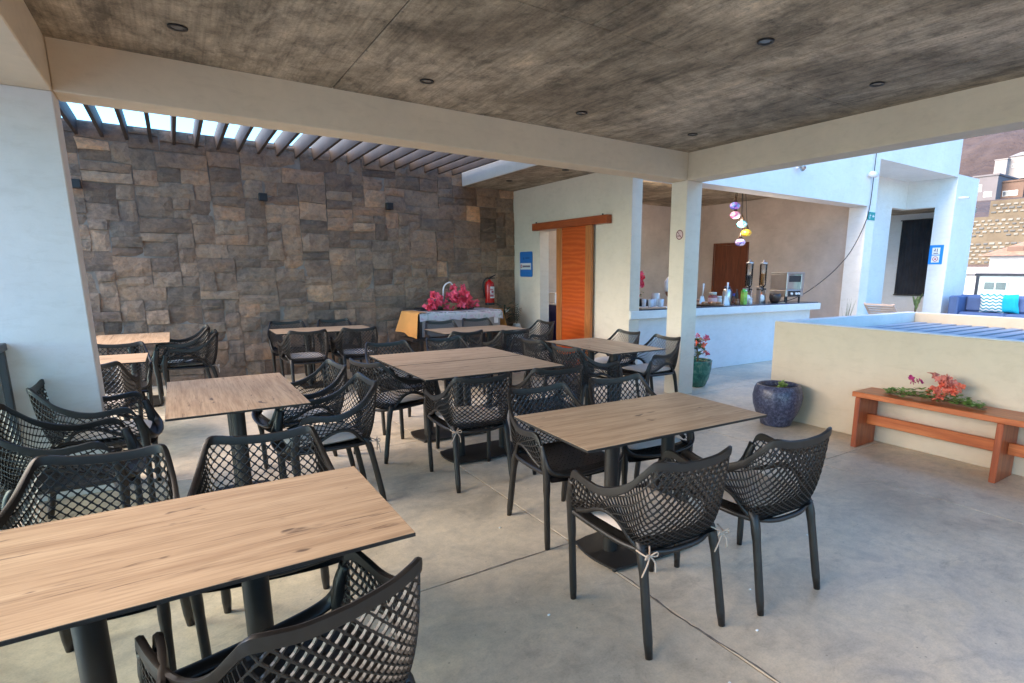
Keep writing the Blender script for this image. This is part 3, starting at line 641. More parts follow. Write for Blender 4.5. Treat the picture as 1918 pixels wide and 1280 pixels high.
si = N(n_, "ShaderNodeMath", operation='SINE'); n_.links.new(sn.outputs[0], si.inputs[0]); sm = N(n_, "ShaderNodeMath", operation='MULTIPLY_ADD'); sm.inputs[1].default_value = .014; n_.links.new(si.outputs[0], sm.inputs[0]); n_.links.new(sx_.outputs[2], sm.inputs[2])
cb_ = N(n_, "ShaderNodeCombineXYZ"); n_.links.new(sm.outputs[0], cb_.inputs[2]); n_.links.new(cb_.outputs[0], wv.inputs[0])
n_.links.new(ramp(n_, wv.outputs['Fac'], [(.60, (.78, .80, .80)), (.66, (.03, .30, .36))]), b_.inputs['Base Color']); b_.inputs['Roughness'].default_value = .9
pillow("square pillow with white and teal wave stripes leaning on the blue sofa", WAVM, (15.03, 4.95, .90), .46, .15)
pillow("plain bright turquoise pillow beside the wave-striped one on the blue sofa", simple("turquoise_fabric", (.01, .45, .62), .85), (15.08, 4.66, .895), .44, -.2)
# lounger
t = thing("sun_lounger", "pale wooden reclined lounger backrest by the blue-lit wall", "lounger", (10.2, 5.3, 0)); LW = simple("pale_wood", (.55, .42, .36), .6)
m = MB(); m.tube([(0, 0, 1.0), (.42, 0, .62)], (.02), 6); m.tube([(0, -.5, 1.0), (.42, -.5, .62)], .02, 6); m.build("frame", LW, t)
m = MB()
for k in range(9): u = k/9; m.box(.42*u, .42*u+.035, -.5, 0, 1.0-.38*u-.03, 1.0-.38*u+.0)
m.build("backrest", LW, t)
m = MB(); m.bbox(.42, 1.6, -.5, 0, .55, .60, .01); m.build("seat", LW, t)
for p in [(.45, -.47), (.45, -.03), (1.55, -.47), (1.55, -.03)]: m = MB(); m.box(p[0]-.02, p[0]+.02, p[1]-.02, p[1]+.02, 0, .549); m.build("leg", LW, t)

# ------------------------------------------------------------------ plants
def leaf(m, base, d, L, w, droop=.2):
    d = Vector(d).normalized(); side = d.cross(Vector((0, 0, 1)))
    if side.length < .1: side = Vector((1, 0, 0))
    side.normalize(); upv = side.cross(d); P = [Vector(base), Vector(base)+d*L*.35+side*w/2-upv*.02*L, Vector(base)+d*L*.35-side*w/2-upv*.02*L, Vector(base)+d*L*.72+side*w*.38-Vector((0, 0, droop*L*.4)), Vector(base)+d*L*.72-side*w*.38-Vector((0, 0, droop*L*.4)), Vector(base)+d*L-Vector((0, 0, droop*L)), Vector(base)+d*L*.4+upv*.03*L, Vector(base)+d*L*.72-Vector((0, 0, droop*L*.3))]
    m.add(P, [(0, 1, 6), (0, 6, 2), (1, 3, 7, 6), (2, 6, 7, 4), (3, 5, 7), (4, 7, 5)])
def blossom(m, c, s, r):
    c = Vector(c); ax = Vector((r.uniform(-1, 1), r.uniform(-1, 1), r.uniform(-.2, 1))).normalized()
    a = ax.orthogonal().normalized(); b = ax.cross(a); ph = r.uniform(0, 6)
    for k in range(4):
        an = ph+k*math.pi/2+r.uniform(-.3, .3); d = a*math.cos(an)+b*math.sin(an); sd2 = ax.cross(d); l = s*r.uniform(.8, 1.2)
        m.add([c, c+d*l*.5+sd2*l*.42+ax*l*.3, c+d*l*.5-sd2*l*.42+ax*l*.3, c+d*l+ax*l*.35+sd2*l*.12, c+d*l+ax*l*.25-sd2*l*.12, c+d*l*.55+ax*l*.12], [(0, 1, 5), (0, 5, 2), (1, 3, 5), (3, 4, 5), (4, 2, 5)])
# green glazed pot with coral flowers
GP, n_, b_ = newmat("green_glaze"); p_ = coords(n_, 'Object', (1, 1, 1)); n_.links.new(ramp(n_, noise_t(n_, p_, 7, 5, .7, 1.2), [(.3, (.012, .05, .045)), (.5, (.03, .16, .12)), (.62, (.10, .26, .19)), (.72, (.20, .14, .08))]), b_.inputs['Base Color']); b_.inputs['Roughness'].default_value = .18
t = thing("potted_plant", "green glazed pot with a small coral-flowered plant beside the square pillar", "potted plant", (5.70, 5.15, 0))
m = MB(); m.lathe([(.10, 0), (.13, .02), (.17, .12), (.195, .25), (.20, .34), (.205, .36), (.195, .365), (.18, .35), (.175, .31)], n=28); m.build("pot", GP, t, True)
m = MB(); m.lathe([(.001, .318), (.178, .315)], n=20); m.build("soil", SOIL, t)
m = MB(); m.tube([(.0, 0, .3), (.02, 0, .42), (.0, .02, .55), (.03, 0, .62)], [.012, .01, .008, .006], 6); m.tube([(.0, .02, .5), (-.08, 0, .60)], .006, 5); m.tube([(.02, 0, .42), (.14, 0, .45)], .005, 5); m.build("stem", STEMM, t)
r = random.Random(9); m = MB()
for k in range(70):
    z = r.uniform(.40, .66); a = r.uniform(0, 6.28); leaf(m, (r.uniform(-.05, .05), r.uniform(-.05, .05), z), (math.cos(a), math.sin(a), r.uniform(-.2, .6)), r.uniform(.07, .12), .06)
for k in range(40): a = r.uniform(0, 6.28); leaf(m, (.1*math.cos(a), .1*math.sin(a), .33), (math.cos(a), math.sin(a), r.uniform(.2, 1)), r.uniform(.05, .1), .03)
m.build("foliage", LEAFM, t)
for (x, y, z, mm_) in [(.03, -.02, .62, CORAL), (-.05, -.04, .60, CORAL), (.02, -.08, .58, CORAL), (.14, -.02, .66, PINK), (.16, .0, .63, PINK), (.0, 0, .69, PINK), (.19, -.02, .43, PINK), (.17, 0, .45, CORAL)]:
    m = MB()
    for q in range(3): blossom(m, (x+r.uniform(-.02, .02), y+r.uniform(-.02, .02), z+r.uniform(-.02, .02)), .038, r)
    m.build("blossom", mm_, t)
# blue pot
BP, n_, b_ = newmat("cobalt_glaze"); p_ = coords(n_); n_.links.new(ramp(n_, noise_t(n_, p_, 34, 6, .75), [(.35, (.016, .018, .040)), (.5, (.05, .055, .105)), (.66, (.14, .145, .20))]), b_.inputs['Base Color']); b_.inputs['Roughness'].default_value = .42; b_.inputs['Coat Weight'].default_value = .12; bump(n_, b_, noise_t(n_, p_, 16, 3), .25, .01)
t = thing("planter_pot", "large round dark blue glazed pot with a small green sprout near the low wall", "planter", (4.90, 3.33, 0))
m = MB(); m.lathe([(.13, 0), (.15, .01), (.155, .04), (.205, .13), (.235, .22), (.243, .30), (.228, .38), (.21, .415), (.20, .42), (.185, .41), (.185, .36)], n=36); m.build("pot", BP, t, True)
m = MB(); m.lathe([(.001, .372), (.188, .365)], n=24); m.build("soil", SOIL, t)
m = MB()
for k in range(26): a = r.uniform(0, 6.28); leaf(m, (.04+r.uniform(-.04, .04), -.0+r.uniform(-.04, .04), .38+r.uniform(0, .04)), (math.cos(a), math.sin(a), r.uniform(.2, 1.2)), r.uniform(.04, .08), .04)
m.build("sprout", LEAFL, t)
m = MB()
for k in range(20): a = r.uniform(0, 6.28); leaf(m, (-.06+r.uniform(-.08, .08), r.uniform(-.08, .08), .372), (math.cos(a), math.sin(a), r.uniform(0, .2)), r.uniform(.03, .07), .03, 0)
m.build("dry_leaves", simple("dry_leaf", (.30, .20, .09), .8, var=.3), t)
# dry grass behind parapet, sansevieria-like plant by the recess
t = thing("grass_plant", "thin upright grass stalks in front of the bar's right end", "plant", (10.15, 5.6, 0)); m = MB()
for k in range(16):
    a = r.uniform(-.5, .9); m.tube([(r.uniform(-.08, .08), 0, 0), (a*.12, 0, .6), (a*.38, 0, r.uniform(.8, 1.12))], [.006, .004, .001], 4)
m.build("stalks", simple("grass_blade", (.20, .22, .13), .7), t)
t = thing("potted_plant", "small plant with upright pale-edged leaves on a dark stem in the doorway recess", "potted plant", (15.1, 6.55, .26)); m = MB(); m.tube([(0, 0, 0), (.0, .02, .5)], [.03, .02], 7); m.build("stem", STEMM, t)
m = MB()
for k in range(14): a = r.uniform(0, 6.28); leaf(m, (0, 0, .35+r.uniform(0, .15)), (.5*math.cos(a), .5*math.sin(a), 1.4), r.uniform(.25, .42), .07, .05)
m.build("foliage", simple("variegated_leaf", (.22, .30, .12), .5, var=.5, vs=10), t)
# corner vase and fern next to the buffet
t = thing("corner_vase", "pale vase with a dark fern sprig standing in the corner by the doorway", "vase", (4.93, 8.72, 0))
m = MB(); m.lathe([(.10, 0), (.13, .05), (.15, .25), (.12, .48), (.07, .58), (.06, .62), (.05, .61)], n=20); m.build("vase", WHITE, t, True)
m = MB()
for s_ in (-1, 0, 1):
    top = Vector((-.04+.06*s_, -.03*s_-.04, .98-.08*abs(s_))); m.tube([(0, 0, .58), top], .004, 4)
    for k in range(7):
        p = Vector((0, 0, .6)).lerp(top, .2+.11*k)
        for q in (-1, 1): leaf(m, p, (.2*q, -.8*q, .55), .10, .022, .1)
m.build("fern_sprig", simple("dark_leaf", (.02, .035, .025), .5), t)
t = thing("potted_plant", "dark leafy plant in a shadowed pot behind the buffet table's right end", "potted plant", (4.72, 8.78, 0))
m = MB(); m.lathe([(.12, 0), (.16, .3), (.17, .34), (.15, .33)], n=20); m.build("pot", simple("dark_pot", (.04, .035, .03), .5), t, True)
m = MB()
for k in range(60): a = r.uniform(0, 6.28); z = r.uniform(.35, .95); leaf(m, (.05*math.cos(a), .05*math.sin(a), z), (math.cos(a), math.sin(a), r.uniform(0, .9)), r.uniform(.12, .22), .05, .25)
m.tube([(0, 0, .3), (0, 0, .95)], .012, 6); m.build("foliage", simple("deep_green_leaf", (.022, .04, .018), .5, var=.3), t)

# ------------------------------------------------------------------ bench + bouquet
t = thing("bench", "red-brown wooden bench standing against the cream low wall", "bench", (4.80, 2.49, 0))
part("bench_top", BENCHW, 0, .335, -2.30, .03, .455, .50, parent=t)
for y in (0, -1.05, -2.10): part("leg", BENCHS, .005, .33, y-.045, y, 0, .454, parent=t)
for y in (-1.049, -2.099): part("stretcher", BENCHW, .15, .185, y+.001, y+1.003, .20, .29, parent=t)
def bouquet(lab, loc, rz, spread, blossoms, nleaf, leafmat=LEAFM, seed=1, stems=True, vert=.12):
    t = thing("bouquet", lab, "flowers", loc, rz); r = random.Random(seed)
    for (n, c, sp, h0, h1, mt, s) in blossoms:
        for k in range(n):
            m = MB(); x = c[0]+r.gauss(0, sp[0]); y = c[1]+r.gauss(0, sp[1]); z = r.uniform(h0, h1)
            for q in range(3): blossom(m, (x+r.uniform(-.015, .015), y+r.uniform(-.015, .015), z+r.uniform(-.01, .015)), s, r)
            m.build("blossom", mt, t)
    m = MB()
    for k in range(nleaf):
        x = r.uniform(-spread, spread); y = r.gauss(0, .03); a = r.uniform(0, 6.28); leaf(m, (x, y, .012+r.uniform(0, vert*(1-abs(x)/spread*.7))), (math.cos(a), math.sin(a), r.uniform(-.1, .6)), r.uniform(.035, .07), .028, .1)
    m.build("foliage", leafmat, t)
    if stems:
        m = MB()
        for k in range(6): m.tube([(-spread, r.uniform(-.04, .04), .01), (0, r.uniform(-.03, .03), .03), (spread, r.uniform(-.05, .05), .012)], .003, 4)
        m.build("stem", STEMM, t)
    return t
bouquet("bougainvillea cuttings with coral and magenta blossoms lying on the bench", (4.95, 1.93, .50), rad(90), .36,
        [(11, (-.05, 0), (.07, .04), .04, .17, CORAL, .034), (9, (-.04, 0), (.05, .03), .12, .22, simple("salmon_bract", (.72, .22, .17), .6, var=.3), .032), (3, (.16, .02), (.02, .01), .11, .2, MAGEN, .024), (3, (.08, -.08), (.05, .02), .0, .03, CORAL, .02)], 330, LEAFL, 3, True, .1)

# ------------------------------------------------------------------ buffet table and things by the stone wall
t = thing("buffet_table", "draped side table against the stone wall holding pink flowers", "side table", (3.0, 8.30, 0), rad(3)); GRYB = simple("grey_board", (.30, .28, .27), .7, var=.1, vs=2); DKW = simple("dark_table_wood", (.05, .035, .028), .5)
part("front_panel", GRYB, .04, 1.42, 0, .02, .52, .86, parent=t); part("table_top", DKW, 0, 1.46, 0, .60, .862, .89, parent=t); part("side_panel", GRYB, .04, .06, .021, .58, .52, .86, parent=t)
part("lower_shelf", DKW, -.12, .3, .0, .5, .46, .50, parent=t); part("pale_label", WPL, 1.30, 1.38, -.006, -.001, .68, .80, parent=t)
for p in [(.03, .03), (1.40, .03), (.03, .55), (1.40, .55)]: part("leg", DKW, p[0]-.03, p[0]+.03, p[1]-.03+.02, p[1]+.03+.02, 0, .519 if p[0] > .04 else .86, parent=t)
def cloth(name, mat, lab, cat, loc, rz, x0, x1, y0, y1, z, drop, seed, front=True, sides=(0, 0)):
    m = MB(); r = random.Random(seed); nu, nv = 48, 16; dv = y1-y0
    vs = []
    for j in range(nv+1):
        for i in range(nu+1):
            u = x0-sides[0]+(x1-x0+sides[0]+sides[1])*i/nu; s_ = (dv+drop)*j/nv
            x = min(max(u, x0-.006), x1+.006); ex = max(0, x0-u)+max(0, u-x1)
            if s_ < dv: y = y1-s_; zz = z
            else: y = y0-.008; zz = z-(s_-dv)
            f = .006*math.sin(u*38+seed)+.004*math.sin(u*71)
            if s_ >= dv: y -= abs(f)*2*((s_-dv)/max(drop, .01)); 
            zz -= ex; 
            if s_ >= dv: zz -= .012*math.sin(u*17+seed)*((s_-dv)/max(drop, .01))
            zz += .004*noise.noise(Vector((u*9, s_*9, seed)))
            vs.append((x, y, zz+.004))
    m.add(vs, [(j*(nu+1)+i, (j+1)*(nu+1)+i, (j+1)*(nu+1)+i+1, j*(nu+1)+i+1) for j in range(nv) for i in range(nu)])
    return tag(m.build(name, mat, None, True, loc, (0, 0, rz)), lab, cat)
CLO, n_, b_ = newmat("pale_printed_cloth"); p_ = coords(n_); n_.links.new(ramp(n_, noise_t(n_, p_, 11, 4, .6, .8), [(.35, (.34, .40, .38)), (.46, (.62, .60, .62)), (.58, (.60, .55, .60)), (.68, (.56, .36, .44))]), b_.inputs['Base Color']); b_.inputs['Roughness'].default_value = .9
cloth("table_cloth", CLO, "pale printed cloth covering the side table by the stone wall", "tablecloth", (3.0, 8.30, 0), rad(3), .0, 1.46, 0, .60, .894, .13, 2, sides=(0, .05))
ORG = simple("orange_cloth", (.74, .33, .09), .9, var=.08, vs=5)
# orange cloth hanging at the table's left end
m = MB(); vs = []; nu, nv = 14, 12
for j in range(nv+1):
    for i in range(nu+1):
        u = i/nu; v = j/nv; s_ = v*.46
        x = .12-min(s_, .15); z = .902-(max(0, s_-.15)); y = -.02+u*.56
        z -= (.09*(1-u) if s_ > .15 else 0)*v; x -= .05*max(0, s_-.15)/.45*(1+1.1*math.sin(u*7.5)*.5)+.10*u*v
        vs.append((x, y, z+.01*math.sin(u*11)*v))
m.add(vs, [(j*(nu+1)+i, (j+1)*(nu+1)+i, (j+1)*(nu+1)+i+1, j*(nu+1)+i+1) for j in range(nv) for i in range(nu)])
tag(m.build("orange_cloth", ORG, None, True, (3.0, 8.30, 0), (0, 0, rad(3))), "orange cloth hanging over the left end of the side table", "cloth")
m = MB()
vs = []
for j in range(9):
    for i in range(5): vs.append((1.40+.075+j*.012+.01*math.sin(i*2), .0+.12*i, .905-j*.045))
m.add(vs, [(j*5+i, (j+1)*5+i, (j+1)*5+i+1, j*5+i+1) for j in range(8) for i in range(4)]); tag(m.build("orange_cloth", ORG, None, True, (3.0, 8.30, 0), (0, 0, rad(3))), "narrow strip of orange cloth hanging off the side table's right end", "cloth")
part_tray = MB(); part_tray.bbox(.15, 1.1, .30, .58, 0, .035, .01); tag(part_tray.build("serving_tray", BLK, None, False, (3.0, 8.30, .905), (0, 0, rad(3))), "dark flat tray behind the pink flowers on the side table", "tray")
fb = bouquet("heap of pink bougainvillea blossoms in a basket on the side table", (3.62, 8.52, .905), rad(3), .42, [(20, (-.20, -.04), (.10, .05), .03, .27, PINK, .062), (22, (.14, -.04), (.09, .05), .04, .40, PINK, .062), (7, (-.42, -.06), (.06, .03), .02, .07, PINK, .038), (8, (.36, -.05), (.06, .03), .02, .14, PINK, .038)], 130, LEAFM, 11, False, .28)
m = MB(); m.lathe([(.10, 0), (.14, .08), (.15, .12), (.13, .11)], (0, .05, 0), 18); m.build("basket", simple("wicker", (.32, .22, .12), .8), fb)
m = MB(); m.tube(catmull([(-.12, .05, .10), (-.10, .05, .36), (0, .05, .44), (.05, .05, .40)]), .012, 7); m.build("handle", WPL, fb)
# extinguisher
t = thing("fire_extinguisher", "red fire extinguisher with white label mounted on the stone wall", "fire extinguisher", (4.52, Y3-.13, .965))
m = MB(); m.lathe([(.07, 0), (.078, .015), (.08, .03), (.08, .33), (.07, .37), (.035, .395), (.022, .405), (.022, .42)], n=26); m.build("cylinder", REDP, t, True)
m = MB(); m.lathe([(.081, -.02), (.083, 0), (.081, .02)], (0, 0, .0), 26); m.build("base_ring", BLK, t)
m = MB()
vs = []
for k in range(9):
    a = rad(-120+k*12+10)
    for z in (.10, .30): vs.append((.0812*math.cos(a), .0812*math.sin(a), z))
m.add(vs, [(2*k, 2*k+2, 2*k+3, 2*k+1) for k in range(8)]); m.build("label", WPL, t)
m = MB()
for (a0, a1, z0, z1, ) in [(-112, -80, .255, .262), (-112, -70, .235, .25), (-95, -60, .19, .225), (-112, -50, .165, .175), (-112, -60, .125, .155)]:
    vs = []
    for k in range(5):
        a = rad(a0+(a1-a0)*k/4)
        for z in (z0, z1): vs.append((.0818*math.cos(a), .0818*math.sin(a), z))
    m.add(vs, [(2*k, 2*k+2, 2*k+3, 2*k+1) for k in range(4)])
m.build("label_print", REDI, t)
m = MB(); m.tube([(0, 0, .42), (0, 0, .445)], .018, 10); m.tube([(-.01, 0, .44), (.05, -.01, .47), (.11, -.02, .50)], [.012, .011, .008], 8); m.tube([(0, 0, .44), (.10, -.01, .445)], [.01, .008], 8); m.build("valve_handle", BLK, t)
m = MB(); m.tube(catmull([(0, 0, .435), (-.06, 0, .44), (-.12, 0, .36), (-.12, 0, .24), (-.09, 0, .12), (-.07, 0, .08)]), .011, 8); m.build("hose", BLK, t, True)
m = MB(); m.box(-.03, .03, .081, .11, .1, .34); m.build("wall_bracket", BLK, t)
m = MB(); m.bbox(0, .07, -.04, 0, 0, .05, .004); tag(m.build("wall_socket", WPL, None, False, (4.86, Y3-.03, .80)), "small pale socket box low on the stone wall right of the extinguisher", "socket")

# ------------------------------------------------------------------ things on the bar counter
CZ = 1.011
def item(name, lab, cat, x, y): return thing(name, lab, cat, (x, y, CZ))
t = item("bread_platter", "wooden platter of brown bread at the near end of the counter", "platter", 6.98, 6.10); m = MB(); m.lathe([(.001, 0), (.20, .0), (.24, .018), (.22, .02), (.001, .012)], n=28); m.build("platter", simple("dark_board", (.14, .07, .04), .5), t, True)
BR = simple("bread_crust", (.42, .19, .09), .75, var=.3, vs=18)
for k, (a, b_x) in enumerate([(-.12, 0), (-.05, .05), (.03, -.02), (.10, .03), (-.02, -.08), (.13, -.06)]): m = MB(); m.lathe([(.001, .018), (.045, .02), (.06, .035), (.045, .055), (.001, .062)], (a, b_x, 0), 12, 1.1, .8); m.build("bread_roll", BR, t, True)
def spatula(lab, x, y, h=.34, blade=True):
    t = item("serving_spatula", lab, "spatula", x, y); m = MB(); m.tube([(0, 0, .12), (.015, 0, h*.7), (.02, 0, h)], [.009, .010, .016], 8); m.build("handle", WPL, t, True)
    m = MB(); m.add([(-.07, -.02, 0), (.07, -.02, 0), (.035, 0, .14), (-.03, 0, .14), (-.07, .01, 0), (.07, .01, 0), (.035, .012, .14), (-.03, .012, .14)], [(0, 1, 2, 3), (5, 4, 7, 6), (0, 4, 5, 1), (3, 2, 6, 7), (1, 5, 6, 2), (4, 0, 3, 7)]); m.build("blade", WPL, t)
spatula("white long-handled scoop standing left behind the bread platter", 7.02, 6.30); spatula("white spatula standing right of the jam jar", 7.35, 6.08, .36)
t = item("jam_jar", "large glass jar of red jam with pale lid on the bar counter", "jar", 7.22, 6.25)
m = MB(); m.lathe([(.06, 0), (.075, .01), (.075, .13), (.055, .155)], n=20); m.build("glass_jar", simple("red_jam", (.32, .08, .07), .2), t, True); m = MB(); m.lathe([(.06, .156), (.062, .2), (.001, .202)], n=20); m.build("lid", simple("pale_lid", (.55, .55, .48), .4), t, True)
m = MB(); m.lathe([(.0765, .04), (.0765, .11)], n=20); m.build("label", simple("pink_label", (.75, .48, .48), .6), t)
t = item("thermos_jug", "silver thermos jug with dark lid on the bar counter", "jug", 7.60, 6.28); m = MB(); m.lathe([(.07, 0), (.075, .01), (.07, .20), (.05, .25)], n=20); m.build("body", STEEL, t, True); m = MB(); m.lathe([(.052, .251), (.05, .29), (.001, .30)], n=16); m.build("lid", simple("navy_plastic", (.03, .04, .09), .4), t, True)
m = MB(); m.tube(catmull([(.06, 0, .26), (.12, 0, .22), (.12, 0, .12), (.075, 0, .06)]), .009, 7); m.build("handle", simple("navy_plastic2", (.05, .06, .12), .4), t)
t = item("sugar_bottle", "small clear bottle with a blue cap on the bar counter", "bottle", 7.78, 6.28); m = MB(); m.lathe([(.035, 0), (.038, .10), (.02, .13)], n=14); m.build("bottle", CLEAR, t, True); m = MB(); m.lathe([(.022, .131), (.022, .17)], n=12); m.build("cap", simple("blue_cap", (.05, .08, .4), .4), t)
t = item("juice_carton", "bright green drink carton on the bar counter", "carton", 7.82, 6.10); m = MB(); m.bbox(-.045, .045, -.035, .035, 0, .20, .004); m.build("carton_body", simple("lime_print", (.28, .50, .08), .5, var=.4, vs=14), t)
m = MB(); m.add([(-.045, -.035, .2), (.045, -.035, .2), (.045, .035, .2), (-.045, .035, .2), (-.045, 0, .245), (.045, 0, .245)], [(0, 1, 5, 4), (2, 3, 4, 5), (1, 2, 5), (3, 0, 4)]); m.build("carton_gable", simple("green_print", (.10, .45, .05), .5), t)
m = MB(); m.lathe([(.014, 0), (.014, .02)], (.02, -.02, .215), 10); m.build("cap", WPL, t)
def dispenser(lab, x, y, fillc, fh):
    t = item("cereal_dispenser", lab, "dispenser", x, y)
    m = MB(); m.box(-.085, .085, -.03, .09, 0, .012); m.box(-.085, -.06, -.02, .05, .012, .24); m.box(.06, .085, -.02, .05, .012, .24); m.box(-.085, .085, -.02, .05, .22, .26); m.build("stand", STEEL, t)
    m = MB(); m.lathe([(.028, .262), (.06, .31), (.062, .66), (.06, .665), (.056, .66), (.056, .315), (.024, .268)], n=22); m.build("clear_tube", CLEAR, t, True)
    m = MB(); m.lathe([(.022, .272), (.054, .318), (.054, fh), (.001, fh+.01)], n=18); m.build("cereal", simple("cereal", fillc, .8, var=.4, vs=70), t)
    m = MB(); m.lathe([(.064, .666), (.064, .69), (.02, .70), (.012, .70), (.012, .735), (.001, .738)], n=18); m.build("lid", STEEL, t, True)
    m = MB(); m.lathe([(.026, .20), (.03, .26)], n=12); m.tube([(0, -.03, .24), (0, -.075, .24)], .013, 8); m.build("dosing_knob", BLK, t)
    m = MB(); m.lathe([(.03, .012), (.055, .05), (.05, .09), (.035, .13), (.001, .15)], n=16); m.build("white_cup", WPL, t, True)
dispenser("left cereal dispenser holding dark cereal on the bar counter", 8.05, 6.20, (.06, .05, .045), .47); dispenser("right cereal dispenser filled with orange-brown flakes on the bar counter", 8.43, 6.20, (.50, .22, .07), .50)
t = item("dark_bowl", "dark brown round bowl left of the toaster", "bowl", 8.62, 6.06); m = MB(); m.lathe([(.05, 0), (.085, .03), (.10, .10), (.095, .16), (.085, .16), (.08, .10)], n=22); m.build("bowl", simple("dark_clay", (.04, .025, .02), .4), t, True)
m = MB(); m.bbox(-.02, .02, -.06, .06, 0, .008, .002); m.build("tongs", simple("pale_wood2", (.5, .42, .30), .6), t, loc=(.14, -.04, .0), rot=(0, 0, .8))
t = item("conveyor_toaster", "steel conveyor toaster with two dial knobs on the bar counter", "toaster", 9.12, 6.18)
m = MB(); m.bbox(-.26, .26, -.17, .17, .10, .22, .01); m.bbox(-.26, -.20, -.17, .17, .22, .50, .006); m.bbox(.17, .26, -.17, .17, .22, .50, .006); m.bbox(-.20, .17, -.10, .17, .22, .50, .004); m.bbox(-.26, .26, -.17, .17, .50, .53, .006); m.build("housing", STEEL, t)
m = MB(); m.box(-.19, .16, -.16, -.102, .36, .47); m.build("mouth", BLK, t)
m = MB(); m.box(-.20, .16, -.176, -.172, .105, .205); m.build("control_panel", BLK, t)
for x in (-.12, 0.02, .10): m = MB(); m.tube([(x, -.176, .155), (x, -.20, .155)], .022, 12); m.build("knob", WPL, t)
for p in [(-.22, -.13), (.20, -.13), (-.22, .13), (.20, .13)]: m = MB(); m.tube([(p[0], p[1], 0), (p[0], p[1], .10)], .018, 8); m.build("leg", BLK, t)
for k, (x, y) in enumerate([(5.62, 6.02), (5.72, 6.10), (5.82, 6.02), (5.92, 6.10), (5.66, 6.2), (5.86, 6.2)]):
    m = MB(); m.lathe([(.03, 0), (.036, .11), (.032, .11), (.027, .01)], n=14); PGL = PGL if k else simple("pale_glass", (.62, .66, .74), .12)
    tag(m.build("drinking_glass", PGL, None, True, (x, y, CZ+.013)), "clear drinking glass among those on the white tray seen through the left bar window", "glass", "glasses on the white tray at the left bar window")
m = MB(); m.bbox(-.24, .24, -.16, .16, 0, .012, .004); tag(m.build("glass_tray", WPL, None, False, (5.78, 6.10, CZ)), "white tray under the drinking glasses at the left bar window", "tray")
m = MB(); m.bbox(-.28, .2, -.06, .06, 0, .02, .006); tag(m.build("cutting_board", simple("board_wood", (.45, .28, .18), .6), None, False, (5.60, 5.93, CZ)), "light wooden board at the counter's left end by the wall", "board")
bouquet("pink bougainvillea bunch at the left end of the bar behind the wall edge", (5.83, 6.56, CZ), 0, .14, [(12, (-.03, 0), (.06, .04), .26, .52, PINK, .06), (5, (.05, 0), (.06, .04), .30, .42, PINK, .05), (6, (-.06, -.02), (.03, .03), .04, .22, PINK, .045)], 40, LEAFM, 5, False, .4)
m = MB(); m.lathe([(.05, 0), (.07, .10), (.06, .2), (.05, .2)], n=16); tag(m.build("carafe", simple("frosted_glass", (.66, .62, .60), .2), None, True, (6.02, 6.34, CZ)), "pale glass carafe behind the tray of drinking glasses", "carafe")
m = MB(); m.lathe([(.07, 0), (.10, .02), (.10, .09), (.06, .12)], n=18); tag(m.build("dark_pan", BLK, None, True, (5.78, 6.36, CZ)), "dark round pot behind the drinking glasses on the bar", "pot")

for lab, x, y, hgt, rr_, colr, nm_ in [("tall dark sauce bottle behind the green carton", 7.93, 6.34, .24, .03, (.05, .02, .015), "bottle"), ("white sugar pot between the jam jar and thermos", 7.47, 6.33, .13, .05, (.7, .7, .68), "pot"), ("small brown mug in front of the thermos jug", 7.60, 6.06, .09, .038, (.22, .10, .05), "mug"), ("orange squeeze bottle right of the flake dispenser", 8.56, 6.3, .18, .03, (.6, .2, .03), "bottle"), ("short clear tumbler beside the left dispenser's stand", 7.93, 6.05, .10, .034, (.6, .63, .68), "tumbler")]:
    m = MB(); m.lathe([(rr_*.9, 0), (rr_, .01), (rr_, hgt*.6), (rr_*.8, hgt*.75), (rr_*.5 if hgt > .15 else rr_*.95, hgt*.8), (rr_*.5 if hgt > .15 else rr_*.95, hgt), (.002, hgt)], n=18)
    tag(m.build("counter_"+nm_, simple("glazed_"+nm_, colr, .25), None, True, (x, y, CZ)), lab, nm_)
